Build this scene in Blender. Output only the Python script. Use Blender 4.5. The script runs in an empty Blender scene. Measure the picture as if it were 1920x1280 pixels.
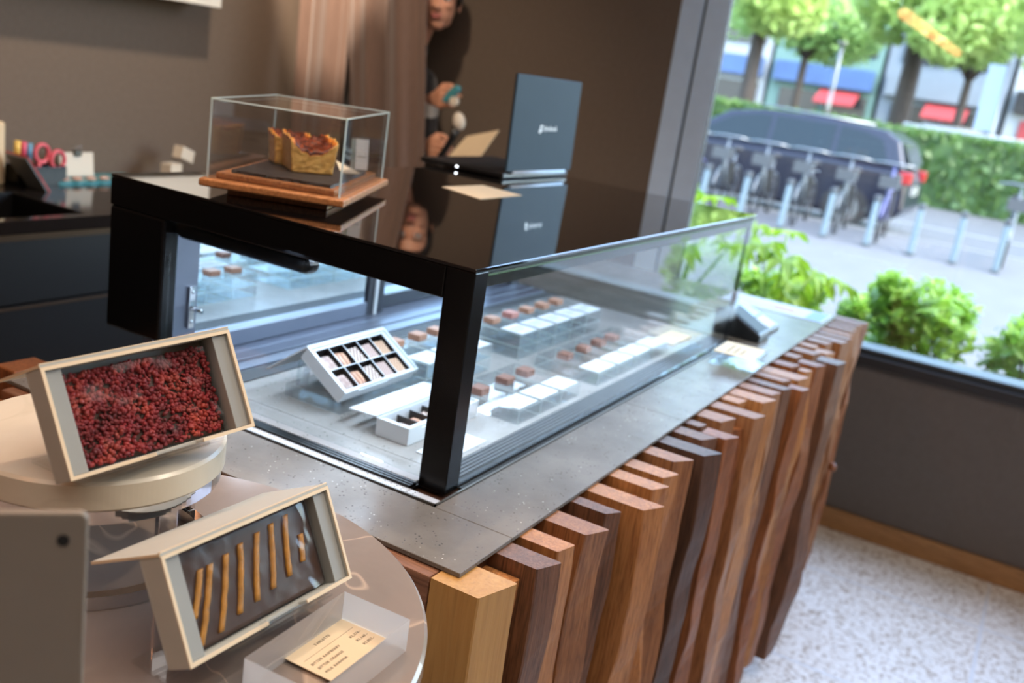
import bpy, bmesh, math, random
from mathutils import Vector, Matrix, Euler, noise

random.seed(7)
C = bpy.context.scene.collection
PI = math.pi


def srgb(r, g, b):
    f = lambda v: v / 12.92 if v <= .04045 else ((v + .055) / 1.055) ** 2.4
    return (f(r / 255), f(g / 255), f(b / 255), 1)


# ------------------------------------------------------------------ camera, sky, sun, lamps, exposure
sc = bpy.context.scene
cam_d = bpy.data.cameras.new('camera')
cam = bpy.data.objects.new('camera', cam_d)
C.objects.link(cam)
sc.camera = cam
cam_d.sensor_fit = 'HORIZONTAL'
cam_d.sensor_width = 36
cam_d.lens = 1850.0 / 1920 * 36
cam_d.clip_start = .02
cam_d.clip_end = 300
RX, UX, FX = Vector((.488702, -.860058, .146530)), Vector((.163033, .255019, .953093)), Vector((.857083, .441889, -.264847))
cam.matrix_world = Matrix(((RX.x, UX.x, -FX.x, -1.00209), (RX.y, UX.y, -FX.y, -.578554), (RX.z, UX.z, -FX.z, .531816), (0, 0, 0, 1)))
cam_d.dof.use_dof = True
cam_d.dof.focus_distance = .98
cam_d.dof.aperture_fstop = 5.0

world = bpy.data.worlds.new('world')
sc.world = world
world.use_nodes = True
wn = world.node_tree
bg = wn.nodes['Background']
sky = wn.nodes.new('ShaderNodeTexSky')
sky.sky_type = 'NISHITA'
sky.sun_disc = False
sky.sun_elevation = math.radians(48)
sky.sun_rotation = math.radians(200)
sky.air_density = 1.0
sky.dust_density = 2.0
wn.links.new(sky.outputs[0], bg.inputs[0])
bg.inputs[1].default_value = 2.7


def lamp(name, kind, loc, power, color, aim=None, **kw):
    d = bpy.data.lights.new(name, kind)
    d.energy = power
    d.color = color
    for k, v in kw.items():
        setattr(d, k, v)
    o = bpy.data.objects.new(name, d)
    C.objects.link(o)
    o.location = loc
    if aim is not None:
        o.rotation_euler = (Vector(aim) - Vector(loc)).to_track_quat('-Z', 'Y').to_euler()
    return o


WARM = (1.0, .82, .64)
lamp('sun', 'SUN', (0, -5, 9), 2.6, (1, .95, .86), (2.0, 2.0, 2.2), angle=.02)
lamp('ceiling_fill', 'AREA', (-.4, -.8, 1.76), 48, (1.0, .93, .86), (-.4, -.8, 0), shape='RECTANGLE', size=2.6, size_y=2.6)  # broad fill lamp added under the ceiling for soft ambient light
lamp('wall_spot', 'SPOT', (.96, 1.10, 1.75), 95, WARM, (1.15, 2.15, .3), spot_size=2.3, spot_blend=.8, shadow_soft_size=.05)
lamp('table_spot', 'SPOT', (.62, .42, 1.72), 56, WARM, (-.48, -.02, .06), spot_size=.62, spot_blend=.45, shadow_soft_size=.03)
lamp('cake_spot', 'SPOT', (.0, .2, 1.75), 45, WARM, (.2, .4, .33), spot_size=.6, spot_blend=.7, shadow_soft_size=.04)
lamp('slat_spot', 'SPOT', (.35, -1.0, 1.75), 40, WARM, (.35, -.2, -.3), spot_size=1.5, spot_blend=.8, shadow_soft_size=.05)
lamp('curtain_spot', 'SPOT', (1.2, 1.68, 1.75), 330, WARM, (2.0, 1.90, .95), spot_size=.47, spot_blend=.12, shadow_soft_size=.05)
lamp('case_light_front', 'AREA', (.62, .035, .272), 4.6, (.66, .80, 1.0), (.62, .14, 0), shape='RECTANGLE', size=1.12, size_y=.03)
lamp('case_light_back', 'AREA', (.62, .48, .268), 4.0, (.66, .80, 1.0), (.62, .40, 0), shape='RECTANGLE', size=1.0, size_y=.04)
lamp('case_light_side', 'AREA', (.05, .28, .245), 1.5, (.62, .78, 1.0), (.0, .28, 0), shape='RECTANGLE', size=.03, size_y=.4)
sc.view_settings.view_transform = 'Standard'
sc.view_settings.look = 'None'
sc.view_settings.exposure = 0.0
sc.view_settings.gamma = 1.0
sc.view_settings.use_curve_mapping = False
cy = sc.cycles
cy.max_bounces = 10
cy.transparent_max_bounces = 24
cy.transmission_bounces = 10
cy.glossy_bounces = 6
cy.diffuse_bounces = 4
cy.caustics_reflective = False
cy.caustics_refractive = True
cy.blur_glossy = 1.0
cy.sample_clamp_indirect = 6.0


# ------------------------------------------------------------------ materials
class NT:
    """small helper around a material's node tree"""
    def __init__(s, name):
        s.m = bpy.data.materials.new(name)
        s.m.use_nodes = True
        s.t = s.m.node_tree
        s.b = s.t.nodes['Principled BSDF']
        s.out = s.t.nodes['Material Output']

    def n(s, kind, **kw):
        x = s.t.nodes.new('ShaderNode' + kind)
        for k, v in kw.items():
            setattr(x, k, v)
        return x

    def l(s, a, b):
        s.t.links.new(a, b)

    def set(s, node, **kw):
        for k, v in kw.items():
            node.inputs[k.replace('_', ' ')].default_value = v

    def coord(s, scale=(1, 1, 1), kind='Object', rnd=False):
        tc = s.n('TexCoord')
        mp = s.n('Mapping')
        mp.inputs['Scale'].default_value = scale
        src = tc.outputs[kind]
        if rnd:
            oi = s.n('ObjectInfo')
            ml = s.n('VectorMath', operation='MULTIPLY_ADD')
            cx = s.n('CombineXYZ')
            for i in range(3):
                s.l(oi.outputs['Random'], cx.inputs[i])
            s.l(cx.outputs[0], ml.inputs[0])
            ml.inputs[1].default_value = (7.3, 5.1, 9.7)
            s.l(src, ml.inputs[2])
            src = ml.outputs[0]
        s.l(src, mp.inputs[0])
        return mp.outputs[0]

    def noise(s, vec, scale=5, detail=4, rough=.55, dist=0):
        x = s.n('TexNoise')
        s.l(vec, x.inputs['Vector'])
        s.set(x, Scale=scale, Detail=detail, Roughness=rough, Distortion=dist)
        return x.outputs[0]

    def ramp(s, fac, stops, interp='LINEAR'):
        r = s.n('ValToRGB')
        r.color_ramp.interpolation = interp
        e = r.color_ramp.elements
        while len(e) < len(stops):
            e.new(.5)
        for el, (p, c) in zip(e, stops):
            el.position = p
            el.color = c
        s.l(fac, r.inputs[0])
        return r.outputs[0]

    def mix(s, fac, a, b, mode='MIX'):
        x = s.n('Mix', data_type='RGBA', blend_type=mode)
        for v, i in ((fac, 0), (a, 6), (b, 7)):
            if hasattr(v, 'node'):
                s.l(v, x.inputs[i])
            else:
                x.inputs[i].default_value = v
        return x.outputs[2]

    def math(s, op, a, b=0.0):
        x = s.n('Math', operation=op)
        for v, i in ((a, 0), (b, 1)):
            if hasattr(v, 'node'):
                s.l(v, x.inputs[i])
            else:
                x.inputs[i].default_value = v
        return x.outputs[0]

    def bump(s, h, strength=.3, dist=.001):
        x = s.n('Bump')
        s.set(x, Strength=strength, Distance=dist)
        s.l(h, x.inputs['Height'])
        s.l(x.outputs[0], s.b.inputs['Normal'])


def plain(name, col, rough=.5, metal=0.0, spec=.5, var=0.0, scale=30, bump=0.0, coat=0.0):
    k = NT(name)
    k.set(k.b, Roughness=rough, Metallic=metal)
    k.b.inputs['Specular IOR Level'].default_value = spec
    k.b.inputs['Coat Weight'].default_value = coat
    if var or bump:
        f = k.noise(k.coord(), scale)
        d = tuple(max(0, c * (1 - var)) for c in col[:3]) + (1,)
        u = tuple(min(1, c * (1 + var)) for c in col[:3]) + (1,)
        k.l(k.ramp(f, [(.3, d), (.7, u)]), k.b.inputs['Base Color'])
        if bump:
            k.bump(f, bump, .002)
    else:
        k.b.inputs['Base Color'].default_value = col
    return k.m


def emit(name, col, power):
    k = NT(name)
    k.b.inputs['Base Color'].default_value = (0, 0, 0, 1)
    k.b.inputs['Emission Color'].default_value = col
    k.b.inputs['Emission Strength'].default_value = power
    return k.m


def sheet(name, tint=(1, 1, 1, 1), ior=1.5, gain=1.0, frost=0.0, frost_col=(.9, .9, .9, 1), rough=0.0):
    """clear thin sheet: what is behind shows through, mirror-like at grazing angles"""
    k = NT(name)
    tr = k.n('BsdfTransparent'); tr.inputs[0].default_value = tint
    gl = k.n('BsdfGlossy'); gl.inputs['Roughness'].default_value = rough
    fr = k.n('Fresnel')
    geo = k.n('NewGeometry')
    bk = k.math('MULTIPLY', geo.outputs['Backfacing'], 1 / ior - ior)
    k.l(k.math('ADD', bk, ior), fr.inputs['IOR'])      # same reflectance from either side: no total reflection inside a thin sheet
    f = k.math('MULTIPLY', fr.outputs[0], gain)
    mx = k.n('MixShader')
    k.l(f, mx.inputs[0]); k.l(tr.outputs[0], mx.inputs[1]); k.l(gl.outputs[0], mx.inputs[2])
    last = mx.outputs[0]
    if frost:
        df = k.n('BsdfDiffuse'); df.inputs[0].default_value = frost_col
        tl = k.n('BsdfTranslucent'); tl.inputs[0].default_value = frost_col
        m2 = k.n('MixShader'); m2.inputs[0].default_value = .5
        k.l(df.outputs[0], m2.inputs[1]); k.l(tl.outputs[0], m2.inputs[2])
        m3 = k.n('MixShader'); m3.inputs[0].default_value = frost
        k.l(last, m3.inputs[1]); k.l(m2.outputs[0], m3.inputs[2])
        last = m3.outputs[0]
    k.l(last, k.out.inputs[0])
    return k.m


def solid_acrylic(name, clear=.5, tint=(.93, .97, 1, 1)):
    k = NT(name)
    g = k.n('BsdfGlass'); g.inputs['IOR'].default_value = 1.49; g.inputs['Roughness'].default_value = 0
    g.inputs[0].default_value = tint
    tr = k.n('BsdfTransparent'); tr.inputs[0].default_value = tint
    mx = k.n('MixShader'); mx.inputs[0].default_value = 1 - clear
    k.l(tr.outputs[0], mx.inputs[1]); k.l(g.outputs[0], mx.inputs[2])
    k.l(mx.outputs[0], k.out.inputs[0])
    return k.m


def wood(name, a, b, rough=.45, axis=2, stretch=18, scale=13.0, knots=True, spec=.35, streak=.7):
    k = NT(name)
    s = [scale * 4] * 3
    s[axis] = scale * 4 / stretch
    v = k.coord(tuple(s), rnd=True)
    f = k.noise(v, 2.2, 6, .62, 1.4)
    f2 = k.noise(v, 9, 3, .6)
    base = k.ramp(f, [(.30, b), (.5, tuple((x + y) / 2 for x, y in zip(a, b))), (.72, a)])
    dark = tuple(c * .45 for c in b[:3]) + (1,)
    col = k.mix(k.ramp(f2, [(.50, (0, 0, 0, 1)), (.72, (streak, streak, streak, 1))]), base, dark)
    if knots:
        vk = k.coord((1.5, 1.5, .5), rnd=True)
        fk = k.noise(vk, 4.5, 2, .5, .5)
        col = k.mix(k.ramp(fk, [(.60, (0, 0, 0, 1)), (.74, (.55, .55, .55, 1))]), col, dark)
    k.l(col, k.b.inputs['Base Color'])
    k.set(k.b, Roughness=rough)
    k.b.inputs['Specular IOR Level'].default_value = spec
    k.bump(f2, .25, .0015)
    return k.m


def marble(name, a, b, vein, rough=.2, scale=4.0, vw=.03, vein_amt=.8):
    k = NT(name)
    v = k.coord()
    f = k.noise(v, scale, 6, .6, .5)
    base = k.ramp(f, [(.3, a), (.7, b)])
    g = k.noise(v, scale * 1.1, 3, .5, 1.2)
    d = k.math('ABSOLUTE', k.math('SUBTRACT', g, .5))
    vv = k.ramp(d, [(0, (vein_amt,) * 3 + (1,)), (vw, (0, 0, 0, 1))])
    k.l(k.mix(vv, base, vein), k.b.inputs['Base Color'])
    k.set(k.b, Roughness=rough)
    return k.m


def stone_mat(name='speckled_stone', lo=(104, 98, 91), hi=(126, 119, 111)):
    k = NT(name)
    v = k.coord()
    f = k.noise(v, 9, 6, .65)
    base = k.ramp(f, [(.3, srgb(*lo)), (.7, srgb(*hi))])
    p = k.n('TexVoronoi'); k.l(v, p.inputs['Vector']); p.inputs['Scale'].default_value = 170
    pit = k.ramp(p.outputs['Distance'], [(.14, (1, 1, 1, 1)), (.26, (0, 0, 0, 1))])
    gate = k.ramp(k.noise(v, 60, 2), [(.52, (0, 0, 0, 1)), (.6, (1, 1, 1, 1))])
    pits = k.math('MULTIPLY', pit, gate)
    q = k.n('TexVoronoi'); k.l(v, q.inputs['Vector']); q.inputs['Scale'].default_value = 130
    chip = k.math('MULTIPLY', k.ramp(q.outputs['Distance'], [(.08, (1, 1, 1, 1)), (.15, (0, 0, 0, 1))]), k.ramp(k.noise(v, 35, 2), [(.55, (0, 0, 0, 1)), (.6, (1, 1, 1, 1))]))
    col = k.mix(pits, base, srgb(58, 54, 50))
    col = k.mix(chip, col, srgb(205, 200, 190))
    k.l(col, k.b.inputs['Base Color'])
    k.set(k.b, Roughness=.22)
    k.b.inputs['Specular IOR Level'].default_value = .08
    h = k.math('SUBTRACT', k.math('MULTIPLY', f, .3), pits)
    k.bump(h, .35, .0006)
    return k.m


def terrazzo():
    k = NT('terrazzo')
    v = k.coord()
    f = k.noise(v, 75, 2, .6)
    base = k.ramp(f, [(.34, srgb(176, 158, 138)), (.44, srgb(222, 214, 204)), (.6, srgb(242, 238, 232))])
    p = k.n('TexVoronoi'); k.l(v, p.inputs['Vector']); p.inputs['Scale'].default_value = 55
    spk = k.ramp(p.outputs['Distance'], [(.13, (.8, .8, .8, 1)), (.22, (0, 0, 0, 1))])
    gate = k.ramp(k.noise(v, 40, 1), [(.5, (0, 0, 0, 1)), (.55, (1, 1, 1, 1))])
    col = k.mix(k.math('MULTIPLY', spk, gate), base, srgb(110, 92, 76))
    br = k.n('TexBrick')
    br.offset = 0
    mp = k.n('Mapping'); k.l(v, mp.inputs[0]); mp.inputs['Location'].default_value = (.33, .10, 0)
    k.l(mp.outputs[0], br.inputs['Vector'])
    k.set(br, Scale=1.0)
    br.inputs['Mortar Size'].default_value = .006
    br.inputs['Brick Width'].default_value = .6
    br.inputs['Row Height'].default_value = .6
    br.inputs['Color1'].default_value = (0, 0, 0, 1); br.inputs['Color2'].default_value = (0, 0, 0, 1)
    br.inputs['Mortar'].default_value = (1, 1, 1, 1)
    col = k.mix(br.outputs['Color'], col, srgb(222, 222, 222))
    k.l(col, k.b.inputs['Base Color'])
    k.set(k.b, Roughness=.38)
    return k.m


def leafy(name, a, b, scale=3.0):
    k = NT(name)
    f = k.noise(k.coord(), scale, 3)
    k.l(k.ramp(f, [(.3, a), (.7, b)]), k.b.inputs['Base Color'])
    k.set(k.b, Roughness=.45)
    tl = k.n('BsdfTranslucent')
    k.l(k.ramp(f, [(.3, a), (.7, b)]), tl.inputs[0])
    mx = k.n('MixShader'); mx.inputs[0].default_value = .45
    k.l(k.b.outputs[0], mx.inputs[1]); k.l(tl.outputs[0], mx.inputs[2])
    k.l(mx.outputs[0], k.out.inputs[0])
    return k.m


def pattern_choc(name, kind):
    """bonbon tops with white transfer patterns"""
    k = NT(name)
    v = k.coord((1, 1, 1))
    base, white = srgb(150, 100, 80), srgb(232, 218, 208)
    if kind == 'lattice':
        mp = k.n('Mapping'); k.l(v, mp.inputs[0]); mp.inputs['Rotation'].default_value = (0, 0, .78)
        x = k.n('TexBrick'); x.offset = 0
        k.l(mp.outputs[0], x.inputs['Vector'])
        k.set(x, Scale=1.0)
        x.inputs['Mortar Size'].default_value = .0011; x.inputs['Brick Width'].default_value = .006; x.inputs['Row Height'].default_value = .006
        x.inputs['Color1'].default_value = white; x.inputs['Color2'].default_value = white; x.inputs['Mortar'].default_value = srgb(110, 75, 62)
        col = x.outputs['Color']
    elif kind == 'stripe':
        x = k.n('TexWave'); mp = k.n('Mapping'); k.l(v, mp.inputs[0]); mp.inputs['Rotation'].default_value = (0, 0, .6)
        k.l(mp.outputs[0], x.inputs['Vector']); k.set(x, Scale=85.0, Distortion=1.0)
        col = k.ramp(x.outputs['Fac'], [(.42, srgb(150, 112, 100)), (.6, srgb(205, 184, 176))])
    elif kind == 'check':
        x = k.n('TexChecker'); k.l(v, x.inputs['Vector']); k.set(x, Scale=280.0)
        x.inputs['Color1'].default_value = srgb(226, 196, 168); x.inputs['Color2'].default_value = srgb(150, 96, 68)
        col = x.outputs['Color']
    elif kind == 'fold':
        x = k.n('TexWave'); k.l(v, x.inputs['Vector']); k.set(x, Scale=30.0, Distortion=7.0, Detail=1.0)
        x.inputs['Detail Scale'].default_value = 1.2
        col = k.ramp(x.outputs['Fac'], [(.1, srgb(150, 100, 78)), (.5, srgb(205, 158, 130))])
        k.bump(x.outputs['Fac'], .5, .002)
    else:
        col = k.ramp(k.noise(v, 130, 3), [(.4, srgb(160, 134, 126)), (.7, srgb(196, 172, 162))])
    k.l(col, k.b.inputs['Base Color'])
    k.set(k.b, Roughness=.35)
    return k.m


M = {}
M['wall'] = plain('taupe_wall', srgb(112, 98, 86), .75, var=.05, scale=60, spec=.2)
M['wall_low'] = plain('dark_taupe_panel', srgb(100, 92, 86), .7, var=.05, scale=50, spec=.2)
M['ceiling'] = plain('ceiling_paint', srgb(120, 104, 92), .8)
M['terrazzo'] = terrazzo()
M['base_wood'] = wood('skirting_wood', srgb(176, 130, 84), srgb(138, 98, 60), axis=1, knots=False)
M['alu'] = plain('grey_blue_aluminium', srgb(206, 228, 252), .4, 0.0, var=.03, scale=20)
M['alu_dark'] = plain('window_gasket_reveal_dark', srgb(22, 24, 26), .5)
M['ledge'] = plain('window_ledge_metal', srgb(54, 60, 66), .4, .1)
M['ledge_dark'] = plain('dark_ledge_face', srgb(34, 31, 30), .5)
M['pane'] = sheet('window_glass', (.97, .99, .98, 1), 1.5, 1.0)
M['stone'] = stone_mat()
M['wood_pale'] = wood('pale_wood', srgb(188, 142, 80), srgb(166, 118, 60), scale=5, knots=False, streak=.25)
M['wood_honey'] = wood('honey_wood', srgb(190, 130, 76), srgb(138, 86, 46))
M['wood_tan'] = wood('tan_wood', srgb(166, 112, 70), srgb(112, 70, 42))
M['wood_red'] = wood('reddish_wood', srgb(158, 96, 54), srgb(100, 56, 30))
M['wood_walnut'] = wood('walnut_wood', srgb(130, 88, 62), srgb(78, 50, 35))
M['wood_dark'] = wood('dark_walnut_wood', srgb(100, 68, 50), srgb(58, 38, 28))
M['wood_body'] = plain('counter_body_wood', srgb(72, 44, 26), .6, var=.2, scale=15)
M['plank'] = wood('brown_plank', srgb(150, 104, 78), srgb(112, 74, 54), axis=1)
M['black'] = plain('satin_black_frame', srgb(7, 7, 8), .25, spec=.3)
M['black_side'] = plain('black_powder_coat', srgb(10, 10, 11), .45, spec=.3)
M['top_glass'] = plain('black_back_painted_glass', srgb(14, 12, 12), .012, spec=.95, coat=1.0)
M['glass'] = sheet('case_glass', (.97, .99, .985, 1), 1.5, 1.0)
M['glass_edge'] = plain('green_glass_edge', srgb(90, 120, 96), .15, spec=.6)
M['mirror'] = plain('mirror', (.78, .86, .92, 1), .015, 1.0)
M['door_metal'] = plain('anodised_door_metal', srgb(116, 121, 136), .34, .6, var=.02)
M['door_dark'] = plain('dark_anodised_metal', srgb(50, 52, 60), .35, .5)
M['deck'] = stone_mat('case_deck_stone_lit', (146, 142, 138), (166, 162, 158))  # same stone made paler: LED light is put into its colour
M['steel'] = plain('brushed_steel', srgb(196, 200, 204), .22, 1.0)
M['strip'] = plain('perforated_steel', srgb(214, 218, 222), .45, .25)
M['steel_frame'] = plain('grey_steel_frame', srgb(120, 116, 108), .4, .7)
M['chrome'] = plain('chrome', srgb(225, 225, 228), .05, 1.0)
M['grille'] = plain('grille_metal', srgb(70, 72, 76), .5, .3)
M['dark_strip'] = plain('dark_grey_strip', srgb(44, 43, 41), .5, spec=.2)
M['led'] = emit('led_diffuser', (.8, .9, 1, 1), 6)
M['acrylic'] = solid_acrylic('clear_acrylic', .72, (.97, .99, 1, 1))
M['acrylic_sheet'] = sheet('acrylic_sheet', (.985, .985, .985, 1), 1.49, 1.0)
M['acrylic_edge'] = sheet('acrylic_painted_bright_edge', (.95, 1, .97, 1), 1.49, 1.2, .45, (.86, .93, .88, 1))  # pale frost painted on edges in place of bright refracted light
M['acrylic_frost'] = sheet('acrylic_frosted_side', (.9, .9, .9, 1), 1.49, 1.0, .62, (.8, .79, .77, 1))
M['card'] = plain('cream_card', srgb(220, 196, 160), .7, var=.02)
M['white_card'] = plain('white_card', srgb(214, 218, 222), .6, var=.02)
M['ink'] = plain('grey_ink', srgb(80, 70, 62), .7)
M['white_paper'] = plain('white_box_paper', srgb(206, 210, 214), .55, var=.015)
M['grey_box'] = plain('grey_box_paper', srgb(176, 174, 164), .6, var=.03)
M['grey_box_in'] = plain('grey_box_lining', srgb(150, 149, 143), .6, var=.03)
M['cream_edge'] = plain('cream_board_edge', srgb(224, 200, 166), .6, var=.03)
M['black_card'] = plain('black_tray', srgb(26, 22, 22), .4)
M['choc_dark'] = plain('dark_chocolate', srgb(74, 54, 44), .35, var=.15, scale=40)
M['choc_cube'] = plain('cocoa_chocolate', srgb(132, 92, 78), .5, var=.15, scale=90)
M['choc_cube_pale'] = plain('milk_chocolate', srgb(170, 122, 98), .5, var=.12, scale=90)
M['choc_pink'] = plain('pink_dusted_chocolate', srgb(184, 122, 112), .5, var=.12, scale=90)
for kk in ('lattice', 'stripe', 'check', 'fold', 'plain'):
    M['bon_' + kk] = pattern_choc('bonbon_' + kk, kk)


def rasp():
    k = NT('freeze_dried_raspberry')
    p = k.n('TexVoronoi'); k.l(k.coord(), p.inputs['Vector']); p.inputs['Scale'].default_value = 140
    f = k.noise(k.coord(), 45, 3)
    a = k.ramp(f, [(.3, srgb(92, 22, 26)), (.52, srgb(150, 40, 44)), (.74, srgb(196, 84, 66))])
    k.l(k.mix(.25, a, p.outputs['Color'], 'MULTIPLY'), k.b.inputs['Base Color'])
    k.set(k.b, Roughness=.5)
    return k.m


M['rasp'] = rasp()
M['peel'] = plain('candied_orange_peel', srgb(186, 126, 44), .4, var=.22, scale=120, bump=.6)
M['film'] = sheet('clear_wrapper', (.95, .95, .95, 1), 1.45, .9, rough=.12)
M['table_marble'] = marble('brown_marble', srgb(122, 110, 102), srgb(148, 134, 124), srgb(196, 172, 150), .14, 3.2, .004, .7)
M['cream_marble'] = marble('cream_marble', srgb(196, 184, 162), srgb(212, 201, 182), srgb(180, 167, 146), .25, 5, .02, .3)
M['grey_panel'] = plain('grey_metal_panel', srgb(128, 117, 104), .5, .1, var=.02)
M['hole'] = plain('dark_hole', srgb(12, 9, 8), .8)
M['case_wood'] = wood('cake_stand_wood', srgb(188, 130, 82), srgb(142, 92, 54), axis=0, knots=False, rough=.4)
M['slate'] = plain('black_slate', srgb(46, 42, 40), .5, var=.35, scale=50, bump=.8)


def cake_mat():
    k = NT('burnt_cheesecake')
    at = k.n('Attribute', attribute_name='crust')
    f = k.noise(k.coord(), 70, 5, .6)
    body = k.ramp(f, [(.3, srgb(170, 124, 52)), (.6, srgb(206, 166, 92))])
    t = k.math('ADD', at.outputs['Fac'], k.math('MULTIPLY', k.math('SUBTRACT', f, .5), .5))
    g = k.noise(k.coord((1, 1, 3)), 110, 4, .6, 1.5)
    burnt = k.ramp(g, [(.36, srgb(42, 14, 9)), (.52, srgb(92, 36, 18)), (.70, srgb(186, 92, 40))])
    rim = k.mix(k.ramp(t, [(.30, (0, 0, 0, 1)), (.48, (1, 1, 1, 1))]), body, srgb(214, 128, 48))
    k.l(k.mix(k.ramp(t, [(.52, (0, 0, 0, 1)), (.68, (1, 1, 1, 1))]), rim, burnt), k.b.inputs['Base Color'])
    k.set(k.b, Roughness=.4)
    k.bump(g, .6, .002)
    return k.m


M['cake'] = cake_mat()
M['laptop_lid'] = plain('dark_blue_metal_lid', srgb(50, 66, 77), .6, 0, spec=.15, var=.02)
M['laptop_black'] = plain('laptop_black', srgb(18, 18, 20), .4)
M['laptop_screen'] = plain('laptop_screen', srgb(20, 24, 34), .1)
M['logo_white'] = plain('logo_silver', srgb(228, 234, 238), .35)
M['led_white'] = emit('status_light', (.9, .95, 1, 1), 8)
M['black_counter'] = plain('black_worktop', srgb(26, 23, 22), .1, spec=.6)
M['black_drawer'] = plain('black_drawer_front', srgb(20, 22, 24), .5, spec=.3, var=.1, scale=200)
M['bronze'] = plain('bronze_edge', srgb(92, 76, 60), .3, .6)
M['white_shelf'] = plain('white_lacquer', srgb(226, 220, 208), .5)
M['pink'] = plain('pink_plastic', srgb(216, 92, 104), .35)
M['yellow'] = plain('yellow_plastic', srgb(226, 190, 96), .4)
M['hotpink'] = plain('rose_plastic', srgb(206, 84, 110), .4)
M['blue'] = plain('blue_plastic', srgb(92, 146, 176), .4)
M['teal'] = plain('teal_plastic', srgb(70, 140, 148), .35)
M['red'] = plain('red_plastic', srgb(166, 42, 40), .4)
M['offwhite'] = plain('off_white_plastic', srgb(216, 204, 186), .45)
M['pink_tray'] = plain('pale_pink_beads', srgb(206, 168, 150), .5)
M['greyplastic'] = plain('grey_plastic', srgb(110, 116, 118), .4)


def fabric(name, col):
    k = NT(name)
    w = k.noise(k.coord((1, 1, .06)), 220, 2)
    d = tuple(c * .85 for c in col[:3]) + (1,)
    k.l(k.ramp(w, [(.35, d), (.65, col)]), k.b.inputs['Base Color'])
    k.set(k.b, Roughness=.85)
    k.b.inputs['Sheen Weight'].default_value = .3
    return k.m


M['curtain'] = fabric('brown_curtain', srgb(106, 82, 70))
M['shirt'] = fabric('dark_shirt', srgb(52, 46, 44))
M['cuff'] = fabric('white_cuff', srgb(216, 206, 192))
M['trousers'] = fabric('black_trousers', srgb(28, 27, 28))


def skin():
    k = NT('skin')
    f = k.noise(k.coord(), 18, 3)
    k.l(k.ramp(f, [(.3, srgb(202, 142, 112)), (.7, srgb(216, 158, 128))]), k.b.inputs['Base Color'])
    k.set(k.b, Roughness=.5)
    k.b.inputs['Subsurface Weight'].default_value = .08
    k.b.inputs['Subsurface Radius'].default_value = (.01, .004, .002)
    return k.m


M['skin'] = skin()
M['hair'] = plain('black_hair', srgb(20, 16, 15), .4, var=.3, scale=200)
M['lip'] = plain('lip', srgb(176, 96, 88), .4)
M['eye'] = plain('eye_white', srgb(230, 226, 220), .2)
M['iris'] = plain('iris', srgb(30, 20, 14), .15)
M['term'] = plain('terminal_black', srgb(20, 20, 21), .3)
M['term_grey'] = plain('terminal_grey_face', srgb(76, 86, 84), .5, spec=.2)
M['term_screen'] = plain('terminal_screen', srgb(52, 80, 108), .12)
M['leaflet'] = plain('leaflet_paper', srgb(206, 208, 216), .5, var=.02)
M['leaf_blue'] = plain('leaflet_blue', srgb(120, 158, 196), .5)
M['leaf_red'] = plain('leaflet_red', srgb(206, 138, 122), .5)
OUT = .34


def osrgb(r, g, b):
    c = srgb(r, g, b)          # outdoor colours darkened to offset the strong sky
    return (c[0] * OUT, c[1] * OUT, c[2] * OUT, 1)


M['pavement'] = plain('grey_pavement', osrgb(118, 120, 124), .75, var=.10, scale=3)
M['road'] = plain('asphalt', osrgb(104, 108, 114), .8, var=.08, scale=6)
M['line'] = plain('road_paint', osrgb(160, 164, 166), .6)
M['bark'] = plain('bark', osrgb(74, 62, 54), .85, var=.25, scale=8, bump=.6)
M['crown'] = leafy('tree_leaves', srgb(146, 176, 98), srgb(186, 208, 128), .7)
M['crown2'] = leafy('tree_leaves_deep', srgb(126, 162, 100), srgb(172, 200, 126), .7)
M['hedge'] = leafy('hedge_leaves', osrgb(86, 136, 66), osrgb(146, 190, 104), 2)
M['bright_leaf'] = leafy('yellow_green_leaf', srgb(112, 150, 22), srgb(138, 170, 40), 14)
M['shrub'] = leafy('shrub_leaves', srgb(88, 138, 40), srgb(150, 186, 70), 6)
M['car_paint'] = plain('navy_car_paint', osrgb(26, 30, 52), .3, 0, spec=.3, coat=.25)
M['car_white'] = plain('white_car_paint', osrgb(224, 226, 226), .2, coat=.6)
M['car_glass'] = plain('car_window', osrgb(40, 54, 60), .12, spec=.25)
M['tyre'] = plain('tyre', osrgb(28, 28, 30), .8)
M['rim'] = plain('wheel_rim', osrgb(180, 184, 188), .3, .8)
M['tail'] = plain('tail_lamp_red', osrgb(196, 30, 40), .2)
M['bike'] = plain('silver_bike_frame', osrgb(120, 132, 142), .35, .3)
M['bike_basket'] = plain('grey_bike_basket', osrgb(78, 84, 90), .5)
M['bike_violet'] = plain('violet_bike_frame', osrgb(104, 108, 170), .35, .2)
M['dock'] = plain('pale_dock_post', osrgb(128, 150, 162), .4, .2)
M['bwhite'] = plain('pale_facade', osrgb(214, 222, 226), .7, var=.05, scale=.6)
M['bblue'] = plain('blue_signband', osrgb(88, 126, 186), .5, var=.15, scale=1)
M['bgrey'] = plain('grey_facade', osrgb(150, 164, 176), .6, var=.1, scale=.5)
M['bdark'] = plain('shop_window_dark', osrgb(70, 72, 78), .2)
M['borange'] = plain('warm_shop_front', osrgb(214, 150, 96), .5, var=.2, scale=1.5)
M['bred'] = plain('red_awning', osrgb(206, 70, 74), .6)
M['bgreen'] = plain('teal_facade', osrgb(136, 178, 166), .6)
M['soil'] = plain('soil', osrgb(84, 70, 56), .9, var=.2)
M['lamp_glow'] = emit('warm_lamp_tube', (1, .40, .17, 1), 15)
M['banner'] = plain('pale_blue_banner', osrgb(170, 196, 226), .6)


# ------------------------------------------------------------------ mesh helpers
ROOTINV = {}


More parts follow.
